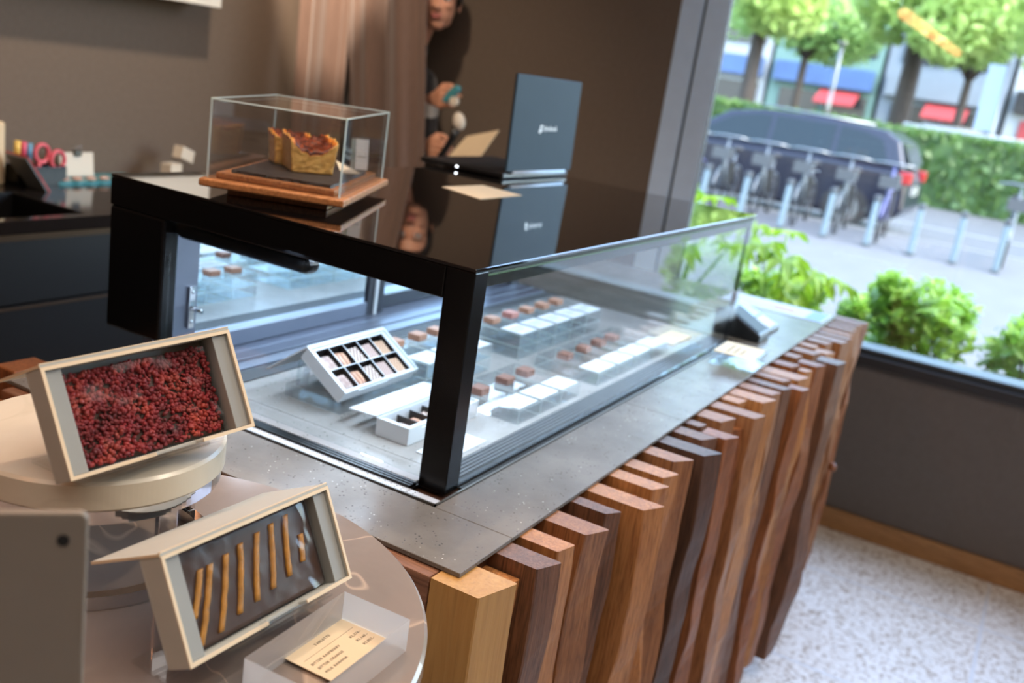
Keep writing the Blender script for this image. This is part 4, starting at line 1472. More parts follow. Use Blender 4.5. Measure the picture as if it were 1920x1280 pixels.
mt = T(.835, Y0 - .075, .002) @ Matrix.Rotation(-.62, 4, 'Y')
G().box(-.004, 0, -.05, .05, 0, .12, mt).build('board', M['red'], cbx)
G().box(-.0085, -.0045, -.048, .048, .004, .118, mt).build('pad', M['greyplastic'], cbx)
rl = thing('paper_roll', 'cream paper roll standing at the left end of the back counter', 'paper roll', (.745, Y0 + .03, 0))
G().disc((.745, Y0 + .03), .045, .0005, .175, 48, .004).build('roll', M['card'], rl)
G().tube([(.745, Y0 + .03, .1752), (.745, Y0 + .03, .1756)], .015, 24).build('core', M['greyplastic'], rl)
mc = thing('memo_card', 'white memo card with binder clip standing on the back counter', 'memo card', (1.045, Y0 + .03, .0))
mt = T(1.045, Y0 + .035, .012) @ Matrix.Rotation(-.10, 4, 'X')
G().box(-.060, .060, -.003, .003, .0, .073, mt).build('card', M['offwhite'], mc, bevel=.001)
g = G(); g.prism([(-.0105, .062), (.0045, .062), (.0045, .0785), (-.0105, .0785)], 0, -.012, .012, mt)
cp = g.build('binder_clip', M['black'], mc, bevel=.001)
g = G()
for yy in (-.011, .005):
    g.tube([mt @ Vector(p) for p in ((-.009, yy, .0785), (-.005, yy * 1.3, .094), (.005, yy * 1.3, .094), (.009, yy, .0785))], .0012, 8)
g.build('wire_handle', M['steel'], cp)
tray = thing('scalloped_tray', 'teal scalloped tray with pale pink beads under the memo card', 'tray', (1.08, Y0, 0))
g = G()
pr = []
for k in range(97):
    xx = .93 + .335 * k / 96
    pr.append((xx, Y0 - .035 - .005 * abs(math.sin(k / 96 * PI * 7))))
g.prism(pr + [(1.265, Y0 + .09), (.93, Y0 + .09)], 2, .0005, .009)
g.build('base', M['teal'], tray)
for k in range(7):
    G().ell((.954 + .0479 * k, Y0 - .024, .0155), (.018, .013, .0062), u=14, v=8).build('bead', M['pink_tray'], tray)
bxs = thing('card_box', 'small cream card box standing on the black back counter', 'box', (1.40, Y0, 0))
mt = T(1.385, Y0, .0005) @ RZ(.3)
G().box(-.035, .035, -.02, .02, 0, .056, mt).build('lower_box', M['offwhite'], bxs, bevel=.002)
mt = T(1.425, Y0, .0562) @ RZ(.3) @ Matrix.Rotation(.30, 4, 'Y')
G().box(-.035, .045, -.018, .018, .011, .052, mt).build('tilted_card', M['offwhite'], bxs, bevel=.002)
bt = thing('tray', 'flat beige tray lying on the black back counter behind the cake', 'tray', (1.55, Y0 - .1, 0))
G().box(1.36, 1.84, 1.78, 2.00, .0005, .008).build('base', M['card'], bt, bevel=.002)
G().box(1.37, 1.83, 1.79, 1.99, .0082, .012).build('mat', M['offwhite'], bt, bevel=.001)

# ------------------------------------------------------------------ curtain
cu = thing('curtain', 'brown pleated curtain hanging in the corner beside the black counter', 'curtain', (2.0, 1.7, -.82))
NX, NZ = 190, 30


def curtain_mesh(y_a, y_b, x_, amp, waves, seed, lean):
    g = G()
    rows = []
    for j in range(NZ + 1):
        z = -.82 + 2.56 * j / NZ
        row = []
        for i in range(NX + 1):
            t = i / NX
            y = y_a + (y_b - y_a) * t + lean * (z - .34)
            ph = t * waves * 2 * PI + .5 * noise.noise((t * 3, z * .5, seed))
            x = x_ + amp * (math.sin(ph) + .35 * math.sin(2.3 * ph + 1)) * (.75 + .45 * noise.noise((t * 4, z * .7, seed + 3)))
            row.append(g.bm.verts.new((x, y + .012 * math.cos(ph), z)))
        rows.append(row)
    for A, B_ in zip(rows, rows[1:]):
        for i in range(NX):
            g.bm.faces.new((A[i], A[i + 1], B_[i + 1], B_[i])).smooth = True
    return g


o = curtain_mesh(1.45, 1.82, 2.0, .036, 2.35, 3.0, .13).build('drape', M['curtain'], cu)
sd = o.modifiers.new('thick', 'SOLIDIFY'); sd.thickness = .003
o = curtain_mesh(1.865, 2.12, 2.06, .018, 1.6, 9.0, .02).build('drape', M['curtain'], cu)
sd = o.modifiers.new('thick', 'SOLIDIFY'); sd.thickness = .003
G().tube([(2.02, 1.48, 1.765), (2.02, 2.13, 1.765)], .012).build('rail', M['black'], cu)

# ------------------------------------------------------------------ the person peeking out behind the curtain
pr_ = thing('person', 'person in dark shirt peeking out behind the brown curtain, holding small tools', 'person', (2.24, 1.78, FL))


def hand(g, c, xa, ya, curl, size=1.0):
    X = Vector(xa).normalized()
    Yv = Vector(ya); Yv = (Yv - X * Yv.dot(X)).normalized()
    Zv = X.cross(Yv)
    mm = Matrix(((X.x, Yv.x, Zv.x, c[0]), (X.y, Yv.y, Zv.y, c[1]), (X.z, Yv.z, Zv.z, c[2]), (0, 0, 0, 1))) @ Matrix.Diagonal((size, size, size, 1))
    P_ = lambda *p: mm @ Vector(p)
    g.cap(P_(-.03, .0, 0), P_(.02, .022, 0), .022, .0165)
    g.cap(P_(-.03, .0, 0), P_(.022, .006, 0), .022, .017)
    g.cap(P_(-.03, -.004, 0), P_(.020, -.012, 0), .022, .0165)
    g.cap(P_(-.03, -.008, 0), P_(.014, -.029, 0), .020, .0155)
    tips = []
    for (yy, ln, x0) in ((.028, .072, .030), (.0095, .080, .033), (-.010, .074, .030), (-.029, .058, .022)):
        p = Vector((x0, yy, .001)); a = curl * .35
        r = .0090
        for s_, f in enumerate((.45, .31, .24)):
            q = p + Vector((math.cos(a), 0, -math.sin(a))) * ln * f
            g.cap(P_(*p), P_(*q), r, r * .92, 12)
            p = q; a += curl; r *= .93
        tips.append(P_(*p))
    p0, p1, p2, p3 = (-.022, .018, -.006), (.004, .044, -.014), (.030, .046, -.028), (.050, .036, -.038)
    g.cap(P_(*p0), P_(*p1), .014, .0115, 12); g.cap(P_(*p1), P_(*p2), .0112, .010, 12); g.cap(P_(*p2), P_(*p3), .010, .0085, 12)
    return mm, tips


g = G()
hc = Vector((2.225, 1.600, .735))
FR = Vector((-.88, -.46, -.10)).normalized()
SR = FR.cross(Vector((0, 0, 1))).normalized()
UR = SR.cross(FR)
HM = Matrix(((FR.x, SR.x, UR.x, hc.x), (FR.y, SR.y, UR.y, hc.y), (FR.z, SR.z, UR.z, hc.z), (0, 0, 0, 1)))
HR = HM.to_3x3()
h_ = lambda x, y, z: HM @ Vector((x, y, z))
g.ell(h_(-.012, 0, .030), (.092, .074, .085), HR, 24, 16)      # skull
g.ell(h_(.024, 0, -.030), (.062, .062, .072), HR, 24, 16)      # face
g.ell(h_(.040, 0, -.082), (.034, .036, .028), HR)               # chin and jaw
g.ell(h_(.012, .030, -.062), (.045, .024, .035), HR); g.ell(h_(.012, -.030, -.062), (.045, .024, .035), HR)
g.cap(h_(.083, 0, .010), h_(.102, 0, -.022), .007, .0115)       # nose
g.ell(h_(.090, .011, -.026), (.010, .008, .007), HR); g.ell(h_(.090, -.011, -.026), (.010, .008, .007), HR)
g.ell(h_(.058, .034, -.016), (.026, .022, .018), HR); g.ell(h_(.058, -.034, -.016), (.026, .022, .018), HR)   # cheeks
g.ell(h_(.060, 0, .030), (.026, .052, .018), HR)                # brow
g.ell(h_(.073, 0, -.055), (.014, .024, .012), HR)               # mouth mound
for s_ in (1, -1):
    g.ell(h_(-.008, .074 * s_, -.012), (.016, .007, .030), HR)   # ears
g.cap((2.25, 1.755, .46), h_(-.035, .036, -.030), .054, .046)
g.ell((2.25, 1.80, .30), (.115, .175, .20)); g.ell((2.25, 1.80, .40), (.10, .19, .10)); g.ell((2.25, 1.80, .10), (.11, .155, .16)); g.ell((2.25, 1.80, -.06), (.118, .165, .14))
sl, sr = Vector((2.24, 1.65, .42)), Vector((2.24, 1.975, .42))
el, er = Vector((2.26, 1.615, .20)), Vector((2.20, 1.90, .14))
cl_, cr_ = Vector((2.16, 1.510, .385)), Vector((2.15, 1.510, .205))
wl, wr = cl_ + Vector((.025, .055, -.02)), cr_ + Vector((.02, .06, -.006))
for a, b, c_ in ((sl, el, wl), (sr, er, wr)):
    g.cap(a, b, .052, .040); g.cap(b, c_, .038, .026)
tips = []
hm1, t1 = hand(g, cl_, (-.40, -.86, .12), (.1, .15, 1), .85)
hm2, t2 = hand(g, cr_, (-.42, -.86, -.05), (.1, .05, 1), .85)
g.cap(wl, hm1 @ Vector((-.03, 0, 0)), .025, .022); g.cap(wr, hm2 @ Vector((-.03, 0, 0)), .025, .022)
for yy in (1.715, 1.885):
    g.cap((2.25, yy, -.08), (2.25, yy, -.42), .085, .058); g.cap((2.25, yy, -.42), (2.26, yy, -.79), .056, .036)
    g.cap((2.27, yy, FL + .042), (2.12, yy, FL + .036), .040, .034)
body = g.build('body', M['skin'], pr_, recalc=False)
rm = body.modifiers.new('remesh', 'REMESH'); rm.mode = 'VOXEL'; rm.voxel_size = .0038; rm.use_smooth_shade = True
sm = body.modifiers.new('smooth', 'SMOOTH'); sm.factor = .5; sm.iterations = 4
# hair
g = G()
g.ell(h_(-.028, 0, .048), (.092, .083, .084), HR, 28, 18)
g.ell(h_(.030, 0, .095), (.055, .064, .030), HR)
for s_ in (1, -1):
    g.ell(h_(-.012, .068 * s_, .020), (.050, .015, .050), HR)
hr = g.build('hair', M['hair'], pr_, recalc=False)
rm = hr.modifiers.new('remesh', 'REMESH'); rm.mode = 'VOXEL'; rm.voxel_size = .005; rm.use_smooth_shade = True
for s_ in (1, -1):
    ey = G().ell(h_(.076, .031 * s_, .008), (.010, .014, .0085), HR).build('eye', M['eye'], pr_, recalc=False)
    G().ell(h_(.0825, .031 * s_, .008), (.0045, .006, .006), HR).build('iris', M['iris'], ey, recalc=False)
    G().tube([h_(.082, .014 * s_, .026), h_(.084, .032 * s_, .031), h_(.074, .050 * s_, .026)], [.003, .0036, .002], 8).build('eyebrow', M['hair'], pr_)
lp_ = G()
lp_.ell(h_(.0855, 0, -.0515), (.006, .021, .0042), HR); lp_.ell(h_(.0845, 0, -.0595), (.007, .018, .0055), HR)
lp_.build('lips', M['lip'], pr_, recalc=False)
# clothes
g = G()
g.ell((2.25, 1.80, .30), (.125, .187, .205)); g.ell((2.25, 1.80, .40), (.112, .203, .108)); g.cap((2.25, 1.765, .46), (2.245, 1.715, .55), .066, .062); g.ell((2.25, 1.80, .10), (.122, .168, .17)); g.ell((2.25, 1.80, -.05), (.128, .178, .11))
for a, b, c_ in ((sl, el, wl), (sr, er, wr)):
    g.cap(a, b, .062, .050); g.cap(b, b + (c_ - b) * .78, .048, .037)
st_ = g.build('shirt', M['shirt'], pr_, recalc=False)
rm = st_.modifiers.new('remesh', 'REMESH'); rm.mode = 'VOXEL'; rm.voxel_size = .008; rm.use_smooth_shade = True
for b, c_ in ((el, wl), (er, wr)):
    d_ = c_ - b
    G().cap(b + d_ * .74, b + d_ * .90, .038, .034).build('cuff', M['cuff'], pr_)
g = G()
g.ell((2.25, 1.80, -.08), (.125, .176, .14))
for yy in (1.715, 1.885):
    g.cap((2.25, yy, -.10), (2.25, yy, -.42), .096, .074); g.cap((2.25, yy, -.42), (2.26, yy, -.77), .072, .064)
tr_ = g.build('trousers', M['trousers'], pr_, recalc=False)
rm = tr_.modifiers.new('remesh', 'REMESH'); rm.mode = 'VOXEL'; rm.voxel_size = .010; rm.use_smooth_shade = True
for yy in (1.715, 1.885):
    g = G(); g.cap((2.275, yy, FL + .047), (2.115, yy, FL + .043), .046, .042)
    g.build('shoe', M['black_side'], pr_)

# things in the hands
tp = thing('tape_cutter', 'teal tape cutter pinched in the upper hand', 'tape cutter', (2.12, 1.47, .40))
mt = T(2.115, 1.470, .392) @ Matrix.Rotation(.55, 4, 'X') @ RZ(.0)
o = G().prism([(-.012, -.035), (.006, -.042), (.014, .0), (.012, .038), (-.004, .046), (-.014, .034)], 0, -.013, .013, T(2.115, 1.428, .405) @ Matrix.Rotation(.75, 4, 'X')).build('body', M['teal'], tp, bevel=.004)
G().tube([(2.100, 1.408, .383), (2.120, 1.408, .383)], .016, 20).build('tape_reel', M['offwhite'], tp)
lg = thing('label_gun', 'white label gun with dark handle held in the lower hand', 'label gun', (2.12, 1.47, .25))
G().ell((2.118, 1.382, .315), (.022, .024, .034), Matrix.Rotation(-.35, 3, 'X')).build('head', M['offwhite'], lg)
G().tube([(2.118, 1.390, .287), (2.118, 1.402, .250), (2.118, 1.432, .195), (2.118, 1.462, .150)], [.016, .013, .012, .010], 12).build('handle', M['term'], lg)
# white sheet on a stand behind the laptop
ss = thing('document_stand', 'black stand with a tilted white sheet behind the laptop', 'document stand', (1.95, 1.42, FL))
A_, B2, C_, D_ = Vector((1.95, 1.313, .184)), Vector((1.95, 1.180, .207)), Vector((1.97, 1.124, .321)), Vector((1.97, 1.249, .280))
g = G()
nrm = (B2 - A_).cross(D_ - A_).normalized()
for off in (0,):
    g.poly([tuple(q) for q in (A_, B2, C_, D_)] + [tuple(q + nrm * .003) for q in (A_, B2, C_, D_)], [(0, 3, 2, 1), (4, 5, 6, 7), (0, 1, 5, 4), (1, 2, 6, 5), (2, 3, 7, 6), (3, 0, 4, 7)])
g.build('sheet', M['card'], ss)
mid = (A_ + B2) / 2
G().tube([(1.972, mid.y, FL + .015), (1.972, mid.y, mid.z - .002)], .010).build('post', M['black'], ss)
G().disc((1.972, mid.y), .11, FL, FL + .0145, 48, .003).build('foot', M['black'], ss)

# ------------------------------------------------------------------ the street outside
GZ = -.95
struct(G().box(2.66, 14.0, -18, 26, GZ - .2, GZ).build('pavement', M['pavement']))
struct(G().box(14.0, 60, -40, 60, GZ - .3, GZ - .10).build('road', M['road']))
struct(G().box(13.9, 14.02, -18, 26, GZ - .1, GZ + .015).build('trim_3', M['line']))
struct(G().box(17.4, 17.6, -30, 40, GZ - .0999, GZ - .095).build('trim_4', M['line']))


def leaf_cloud(g, c, r, n, size, shell=.55, flat=1.0):
    for _ in range(n):
        while True:
            p = Vector((random.uniform(-1, 1), random.uniform(-1, 1), random.uniform(-1, 1)))
            if shell < p.length < 1:
                break
        q = Vector((c[0] + p.x * r[0], c[1] + p.y * r[1], c[2] + p.z * r[2]))
        s = size * random.uniform(.6, 1.3)
        m = Euler((random.uniform(-1, 1) * flat, random.uniform(-1, 1) * flat, random.uniform(0, 6.3))).to_matrix()
        a, b = m @ Vector((s, 0, 0)), m @ Vector((0, s * .5, 0))
        k = m @ Vector((0, 0, s * .12))
        vs = [g.bm.verts.new(w) for w in (q - a, q - b + k, q + a, q + b + k)]
        g.bm.faces.new(vs)


# planting bed along the window
bed = thing('planting_bed', 'soil planting bed with concrete rim outside the window', 'planter', (3.3, .2, GZ))
G().box(2.72, 4.0, -4.0, 2.4, GZ + .0005, GZ + .35).build('rim', M['bgrey'], bed, bevel=.01)
G().box(2.78, 3.94, -3.94, 2.34, GZ + .3502, GZ + .37).build('soil', M['soil'], bed)
BZ = GZ + .371


def shrub(label, c, r, n, size, mat, group=None):
    t = thing('shrub', label, 'shrub', (c[0], c[1], BZ), group)
    g = G()
    for k in range(5):
        a = k * 1.26
        g.tube([(c[0] + .02 * math.cos(a), c[1] + .02 * math.sin(a), BZ), (c[0] + r[0] * .5 * math.cos(a), c[1] + r[1] * .5 * math.sin(a), c[2]), (c[0] + r[0] * .75 * math.cos(a), c[1] + r[1] * .75 * math.sin(a), c[2] + r[2] * .5)], [.009, .006, .003], 6)
    g.build('stem', M['bark'], t)
    g = G()
    leaf_cloud(g, c, r, n, size, .25, .9)
    for k in range(7):
        a = random.uniform(0, 6.3)
        leaf_cloud(g, (c[0] + r[0] * .75 * math.cos(a), c[1] + r[1] * .75 * math.sin(a), c[2] + r[2] * random.uniform(.1, .7)), (r[0] * .4, r[1] * .4, r[2] * .4), n // 8, size, 0, .9)
    g.build('foliage', mat, t, recalc=False)


shrub('round bright green shrub in the middle of the window bed', (3.32, -.22, -.25), (.26, .21, .21), 1000, .032, M['shrub'])
shrub('bright green shrub at the right edge of the window', (3.38, -.68, -.29), (.24, .24, .21), 800, .030, M['shrub'])
shrub('low green shrub behind the far counter corner', (3.70, .08, -.36), (.16, .09, .14), 400, .028, M['shrub'])
shrub('loose green shrub seen through the glass case', (3.74, .46, -.36), (.16, .20, .16), 450, .036, M['shrub'])
shrub('dense green shrub beside the window frame', (3.66, 1.25, -.12), (.22, .28, .28), 800, .036, M['shrub'])


def palmate(g, c, size, tilt, az):
    mm = Matrix.Translation(c) @ RZ(az) @ Matrix.Rotation(tilt, 4, 'Y')
    for k in range(7):
        a = (k - 3) * .60
        d = Vector((math.cos(a), math.sin(a), 0)); n_ = Vector((-math.sin(a), math.cos(a), 0))
        ln = size * (1 - .10 * abs(k - 3))
        pts = [Vector((0, 0, 0)), d * ln * .35 + n_ * ln * .13 + Vector((0, 0, .015)), d * ln * .7 + n_ * ln * .15 + Vector((0, 0, .012)), d * ln + Vector((0, 0, -.03)), d * ln * .7 - n_ * ln * .15 + Vector((0, 0, .012)), d * ln * .35 - n_ * ln * .13 + Vector((0, 0, .015))]
        vs = [g.bm.verts.new(mm @ p) for p in pts]
        g.bm.faces.new(vs)


def big_plant(label, base, leaves):
    t = thing('broadleaf_plant', label, 'plant', (base[0], base[1], BZ))
    for (x, y, z, s, tl, az) in leaves:
        lf_ = G()
        palmate(lf_, (x, y, z), s, tl, az)
        o = lf_.build('leaf', M['bright_leaf'], t, recalc=False)
        mid = ((x + base[0]) / 2 + .03, (y + base[1]) / 2, (z + BZ) / 2 + .06)
        G().tube([(base[0], base[1], BZ), mid, (x, y, z)], [.008, .006, .004], 6).build('stalk', M['shrub'], o)


big_plant('large yellow green palmate plant rising behind the glass case', (3.15, .36, BZ), [
    (3.03, .33, -.05, .17, .25, 3.6), (3.10, .22, -.10, .15, .4, 4.4), (3.16, .13, -.12, .13, .3, 4.9), (3.05, .43, -.01, .16, .3, 2.9), (3.20, .32, -.16, .15, .5, 4.0),
    (3.02, .27, -.19, .13, .45, 3.9), (3.22, .52, .03, .16, .3, 2.2), (3.3, .40, .02, .15, .1, .6)])
big_plant('yellow green palmate plant seen through the glass case', (3.25, .85, BZ), [
    (3.10, .72, .02, .18, .3, 3.6), (3.16, .88, .05, .17, .3, 3.0), (3.2, .60, -.06, .15, .4, 4.2), (3.3, .98, .0, .16, .3, 2.3), (3.12, .80, -.12, .15, .5, 3.5), (3.35, .75, .1, .16, .1, 1.0)])


# street trees
def tree(label, base, r, h, crowns, mat, n, size):
    t = thing('street_tree', label, 'tree', (base[0], base[1], GZ - .1))
    g = G()
    x, y = base
    g.tube([(x, y, GZ - .1), (x, y, GZ + h * .4), (x + .03, y - .02, GZ + h)], [r * 1.25, r, r * .8], 14)
    for k, a in enumerate((.4, 2.0, 3.4, 5.0)):
        g.tube([(x + .03, y - .02, GZ + h - .1), (x + .8 * math.cos(a), y + .8 * math.sin(a), GZ + h + 1.0), (x + 1.8 * math.cos(a), y + 1.8 * math.sin(a), GZ + h + 2.2)], [r * .6, r * .38, r * .15], 10)
    g.build('trunk', M['bark'], t)
    g = G()
    for c, rr in crowns:
        leaf_cloud(g, c, rr, n, size, .5)
    g.build('crown', mat, t, recalc=False)


tree('street tree with the left dark trunk beyond the parked car', (25.5, 7.3), .21, 3.6, [((25.5, 8.3, 5.6), (2.6, 2.8, 3.1)), ((24.5, 6.9, 4.3), (2.2, 1.4, 1.7)), ((26, 10.5, 4.0), (2.0, 2.0, 2.0)), ((25, 6.7, 3.0), (1.2, 1.1, .8))], M['crown'], 1500, .17)
tree('street tree with the right thick trunk behind the car', (27.2, 3.64), .27, 4.0, [((27, 3.3, 5.8), (2.4, 2.4, 3.0)), ((26, 2.1, 3.6), (1.9, 1.4, 1.4)), ((27, 4.3, 4.0), (1.8, 1.1, 1.5)), ((25.5, 2.6, 2.9), (1.0, 1.1, .8))], M['crown'], 1500, .17)
tree('street tree at the right edge of the window', (25.4, -.4), .24, 3.6, [((25.5, -1.4, 5.0), (2.2, 2.0, 3.0)), ((25, -.3, 2.9), (1.3, .9, 1.0)), ((26, -3.0, 3.8), (2, 2, 2))], M['crown2'], 1400, .17)
tree('far tree with pale crown between the two dark trunks', (36, 8.6), .16, 3.4, [((36, 8.6, 4.4), (2.6, 2.8, 1.9)), ((36, 12.4, 4.6), (2.6, 2.8, 2.0)), ((37, 8.0, 3.4), (1.8, 1.8, 1.2))], M['crown2'], 1100, .22)
tree('far tree behind the right trunk', (37, 3.2), .16, 3.4, [((37, 2.6, 5.4), (2.8, 2.8, 2.2)), ((37, .0, 4.2), (2.4, 2.2, 1.8)), ((37, 3.6, 4.6), (2.4, 2.1, 2.0))], M['crown'], 1100, .22)

# clipped hedge with a rail
hd = thing('hedge', 'clipped green hedge across the street right of the car', 'hedge', (23, 2, GZ - .1))
g = G()
g.box(22.5, 23.5, -7, 14, GZ - .0995, .40)
for k in range(6500):
    y = random.uniform(-7, 14)
    if random.random() < .62:
        q = Vector((22.5 - random.uniform(0, .12), y, random.uniform(GZ - .05, .52)))
    else:
        q = Vector((random.uniform(22.4, 23.5), y, .46 + random.uniform(-.05, .08)))
    s = random.uniform(.06, .13)
    m = Euler((random.uniform(0, 6), random.uniform(0, 6), random.uniform(0, 6))).to_matrix()
    a, b = m @ Vector((s, 0, 0)), m @ Vector((0, s * .6, 0))
    g.bm.faces.new([g.bm.verts.new(w) for w in (q - a, q - b, q + a, q + b)])
g.build('foliage', M['hedge'], hd, recalc=False)
gr = thing('guard_rail', 'white guard rail above the clipped hedge', 'rail', (24, 1, GZ - .1))
G().tube([(23.8, -4, .60), (23.8, 3.0, .60)], .05, 8).build('rail_bar', M['car_white'], gr)
for y in (-3.5, -1.5, .5, 2.6):
    G().tube([(23.8, y, GZ - .0995), (23.8, y, .55)], .05, 8).build('post', M['car_white'], gr)


# cars
def car(label, x0, yr, sc_, paint, length=4.75):
    """parked along y with its rear at yr (towards -y), near side at x0"""
    c = thing('car', label, 'car', (x0 + .9, yr + length / 2, GZ - .1))
    z0 = GZ - .1
    K = lambda prof: [(yr + a * length, z0 + b * sc_) for a, b in prof]
    low = [(.015, .30), (0, .45), (.005, .80), (.02, .98), (.30, 1.00), (.68, .98), (.78, .95), (.97, .80), (1.0, .60), (.99, .28), (.9, .20), (.06, .22)]
    G().prism(K(low), 0, x0, x0 + 1.8, None).build('body', paint, c, bevel=.07, seg=4)
    gh = [(.02, .981), (.055, 1.38), (.10, 1.50), (.30, 1.565), (.48, 1.55), (.60, 1.45), (.755, .96)]
    g = G()
    pr2 = K(gh)
    n = len(pr2)
    pts = [(x0 + .03 + .16 * (z - z0 - .98) / .55, y, z) for y, z in pr2] + [(x0 + 1.77 - .16 * (z - z0 - .98) / .55, y, z) for y, z in pr2]
    g.poly(pts, [tuple(range(n)), tuple(range(2 * n - 1, n - 1, -1))] + [(i, n + i, n + (i + 1) % n, (i + 1) % n) for i in range(n)])
    g.build('cabin', paint, c, bevel=.05, seg=3)
    off = lambda z: x0 + .022 + .16 * (z - z0 - .98) / .55
    for prof in ([(.075, 1.04), (.105, 1.36), (.16, 1.44), (.235, 1.47), (.235, 1.03)], [(.25, 1.03), (.25, 1.475), (.44, 1.475), (.44, 1.03)], [(.455, 1.03), (.455, 1.47), (.50, 1.46), (.58, 1.38), (.70, 1.03)]):
        q = K(prof)
        g = G()
        g.poly([(off(z) - .004, y, z) for y, z in q] + [(off(z) + .01, y, z) for y, z in q], [tuple(range(len(q))), tuple(range(2 * len(q) - 1, len(q) - 1, -1))] + [(i, len(q) + i, len(q) + (i + 1) % len(q), (i + 1) % len(q)) for i in range(len(q))])
        g.build('side_window', M['car_glass'], c)
    g = G(); q = K([(.012, 1.06), (.045, 1.36), (.055, 1.36), (.022, 1.06)]); g.prism(q, 0, x0 + .25, x0 + 1.55)
    g.build('rear_window', M['car_glass'], c)
    for a in (.17, .81):
        g = G(); g.tube([(x0 - .012, yr + a * length, z0 + .33), (x0 + .20, yr + a * length, z0 + .33)], .33, 28)
        wh = g.build('wheel', M['tyre'], c)
        G().tube([(x0 - .02, yr + a * length, z0 + .33), (x0 - .0125, yr + a * length, z0 + .33)], .21, 24).build('hub_cap', M['rim'], wh)
    for xx in (x0 - .006, x0 + 1.56):
        G().box(xx, xx + .245, yr - .012, yr + .16, z0 + .80 * sc_, z0 + .97 * sc_).build('tail_light', M['tail'], c, bevel=.02)
    G().box(x0 + .62, x0 + 1.18, yr - .012, yr + .02, z0 + .62, z0 + .76).build('number_plate', M['car_white'], c)
    G().tube([(x0 + .25, yr + .14 * length, z0 + 1.555 * sc_), (x0 + .25, yr + .5 * length, z0 + 1.60 * sc_)], .018, 8).build('roof_rail', M['rim'], c)


car('dark navy hatchback car parked along the street beyond the bicycles', 14.2, 1.35, 1.0, M['car_paint'])
car('white car passing behind the hedge and right trunk', 30.5, 1.2, 1.14, M['car_white'], 4.6)


# rental bicycles and docks
def bicycle(x, y, az, label, mat):
    b = thing('bicycle', label, 'bicycle', (x, y, GZ), 'rental bicycles along the kerb')
    mm = T(x, y, GZ) @ RZ(az)
    P_ = lambda a, c_, z: mm @ Vector((a, c_, z))
    for cx_ in (-.48, .52):
        pts = [P_(cx_ + .27 * math.cos(2 * PI * k / 28), 0, .285 + .27 * math.sin(2 * PI * k / 28)) for k in range(28)]
        wv = G().tube(pts, .016, 8, closed=True).build('wheel', M['tyre'], b)
        g = G()
        for k in range(10):
            a = 2 * PI * k / 10
            g.tube([P_(cx_, .0, .285), P_(cx_ + .26 * math.cos(a), 0, .285 + .26 * math.sin(a))], .0025, 4)
        g.build('spokes', M['rim'], wv)
        pts = [P_(cx_ + .30 * math.cos(a), 0, .285 + .30 * math.sin(a)) for a in [PI * (.05 + .9 * k / 12) for k in range(13)]]
        G().tube(pts, .018, 6).build('mudguard', mat, b)
    g = G()
    g.tube([P_(-.48, 0, .285), P_(-.08, 0, .27), P_(-.20, 0, .78)], .018, 8)
    g.tube([P_(-.08, 0, .27), P_(.20, 0, .38), P_(.40, 0, .72)], .030, 8)
    g.tube([P_(.52, 0, .285), P_(.42, 0, .66), P_(.36, 0, .98)], .018, 8)
    g.tube([P_(-.48, 0, .285), P_(-.18, 0, .62)], .012, 8)
    g.build('frame', mat, b)
    G().tube([P_(.30, -.27, 1.0), P_(.37, -.15, 1.02), P_(.37, .15, 1.02), P_(.30, .27, 1.0)], .014, 8).build('handlebar', M['rim'], b)
    G().ell(P_(-.24, 0, .84), (.13, .08, .035), mm.to_3x3(), 14, 8).build('saddle', M['tyre'], b)
    g = G()
    g.box(.44, .70, -.12, .12, .72, .735, mm)
    for q in ((.44, .455, -.12, .12), (.685, .70, -.12, .12), (.455, .685, -.12, -.105), (.455, .685, .105, .12)):
        g.box(*q, .735, .86, mm)
    g.build('basket', M['bike_basket'], b)
    G().box(-.16, -.06, -.045, .045, .32, .66, mm).build('battery', M['term'], b, bevel=.01)


bl = ['nearest the window frame', 'second from the window frame', 'third from the window frame', 'in the middle of the row', 'fifth from the window frame', 'last before the empty docks', 'at the right edge of the window']
for k, (x, y) in enumerate(((13.0, 4.15), (13.0, 3.60), (13.0, 3.04), (13.0, 2.48), (13.0, 1.92), (13.0, 1.38), (13.0, -.12))):
    bicycle(x, y, PI + .06, '%s rental bicycle %s' % (('silver', 'violet')[k in (0, 5)], bl[k]), M['bike_violet'] if k in (0, 5) else M['bike'])


def dock(x, y, label):
    d = thing('bicycle_dock', label, 'bicycle dock', (x, y, GZ), 'bicycle docks')
    G().box(x - .12, x + .12, y - .05, y + .05, GZ, GZ + .02).build('base_plate', M['bike_basket'], d)
    G().prism([(x - .05, GZ + .0205), (x + .06, GZ + .0205), (x + .13, GZ + .56), (x + .03, GZ + .56)], 1, y - .035, y + .035).build('post', M['dock'], d, bevel=.012)
    G().box(x + .02, x + .16, y - .04, y + .04, GZ + .5605, GZ + .63).build('head', M['bike_basket'], d, bevel=.015)


dl = ['leftmost pale dock post in the row', 'second pale dock post from the left', 'third pale dock post from the left', 'fourth pale dock post from the left', 'fifth pale dock post from the left', 'pale dock post under the rear of the car', 'pale dock post right of the car', 'pale empty dock post second from the right end', 'pale dock post beside the right bicycle']
for k, y in enumerate((4.15, 3.60, 3.04, 2.48, 1.92, 1.38, .85, .36, -.12)):
    dock(11.95, y, dl[k])


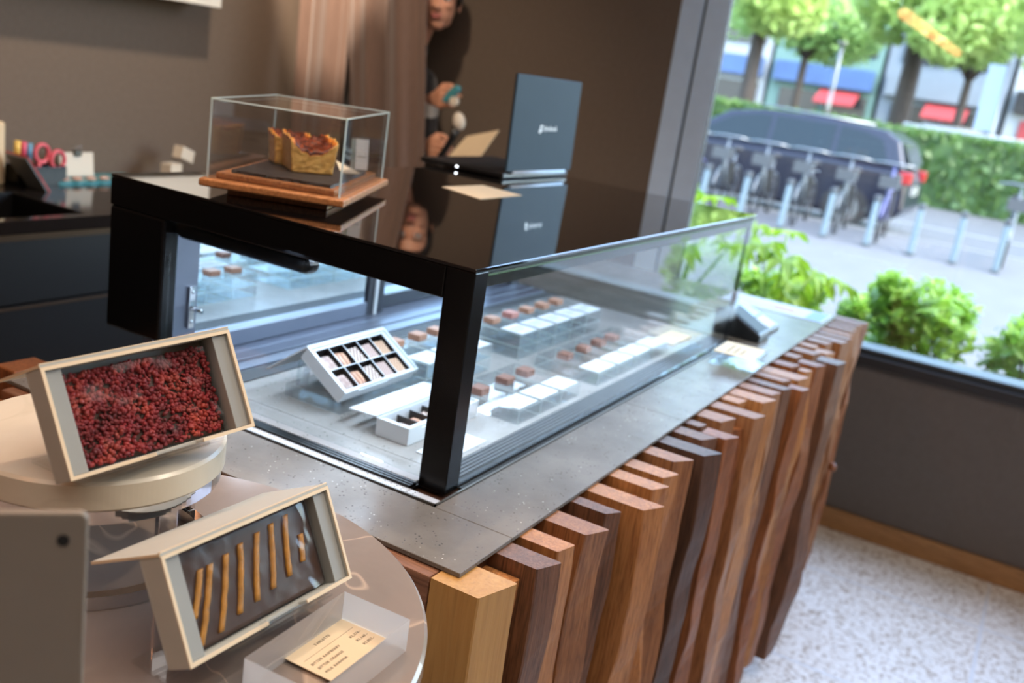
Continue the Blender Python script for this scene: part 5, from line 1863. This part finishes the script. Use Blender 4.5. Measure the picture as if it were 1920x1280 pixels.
# buildings far across the road
def building(label, y0, y1, h, wall, band, front, seed):
    b = thing('building', label, 'building', (49, (y0 + y1) / 2, GZ - .1))
    z0 = GZ - .0995
    G().box(48, 54, y0, y1, z0, z0 + h).build('wall', M[wall], b)
    G().box(47.6, 47.99, y0 + .2, y1 - .2, z0 + 2.9, z0 + 3.8).build('sign_band', M[band], b)
    n = max(2, int((y1 - y0) / 2.2))
    rnd = random.Random(seed)
    for k in range(n):
        a, c_ = y0 + .3 + (y1 - y0 - .6) * k / n, y0 + .3 + (y1 - y0 - .6) * (k + 1) / n - .3
        G().box(47.9, 47.99, a, c_, z0 + .2, z0 + 2.6).build('shop_window', M[rnd.choice(front)], b)
        G().box(47.93, 47.99, a, c_, z0 + 4.4, z0 + 6.0).build('window', M['bdark'], b)
    for k in range(max(1, n // 3)):
        a = y0 + .5 + rnd.random() * (y1 - y0 - 3)
        g = G(); g.prism([(46.7, z0 + 2.2), (47.9, z0 + 2.8), (47.9, z0 + 2.7), (46.7, z0 + 2.1)], 1, a, a + 1.8)
        g.build('awning', M[rnd.choice(('bred', 'borange', 'bred'))], b)


building('pale building with blue sign band at the left across the road', 13.2, 26, 9, 'bwhite', 'bblue', ('bdark', 'borange', 'bwhite'), 1)
building('teal glass building between the two trunks across the road', 8.0, 13.0, 7, 'bgreen', 'bblue', ('bdark', 'borange'), 2)
building('grey building right of the thick trunk across the road', 2.6, 7.8, 8, 'bgrey', 'bgrey', ('bdark', 'borange'), 3)
building('pale building with warm shop fronts at the right across the road', -8, 2.4, 8, 'bwhite', 'bdark', ('borange', 'bdark', 'bred'), 4)
bn = thing('banner', 'tall pale blue banner on a post across the street', 'banner', (24.6, 1.45, GZ - .1))
G().tube([(24.6, 1.18, GZ - .0995), (24.6, 1.18, 2.3)], .03, 8).build('post', M['rim'], bn)
G().box(24.585, 24.615, 1.215, 1.60, .72, 2.2).build('cloth', M['banner'], bn, bevel=.004)
pl = thing('street_pole', 'thin pale pole between the two tree trunks', 'pole', (30, 6.1, GZ - .1))
G().tube([(30, 6.1, GZ - .0995), (30, 6.1, 2.6)], .06, 10).build('shaft', M['rim'], pl)
G().disc((30, 6.1), .12, 2.601, 2.68, 24).build('cap', M['rim'], pl)
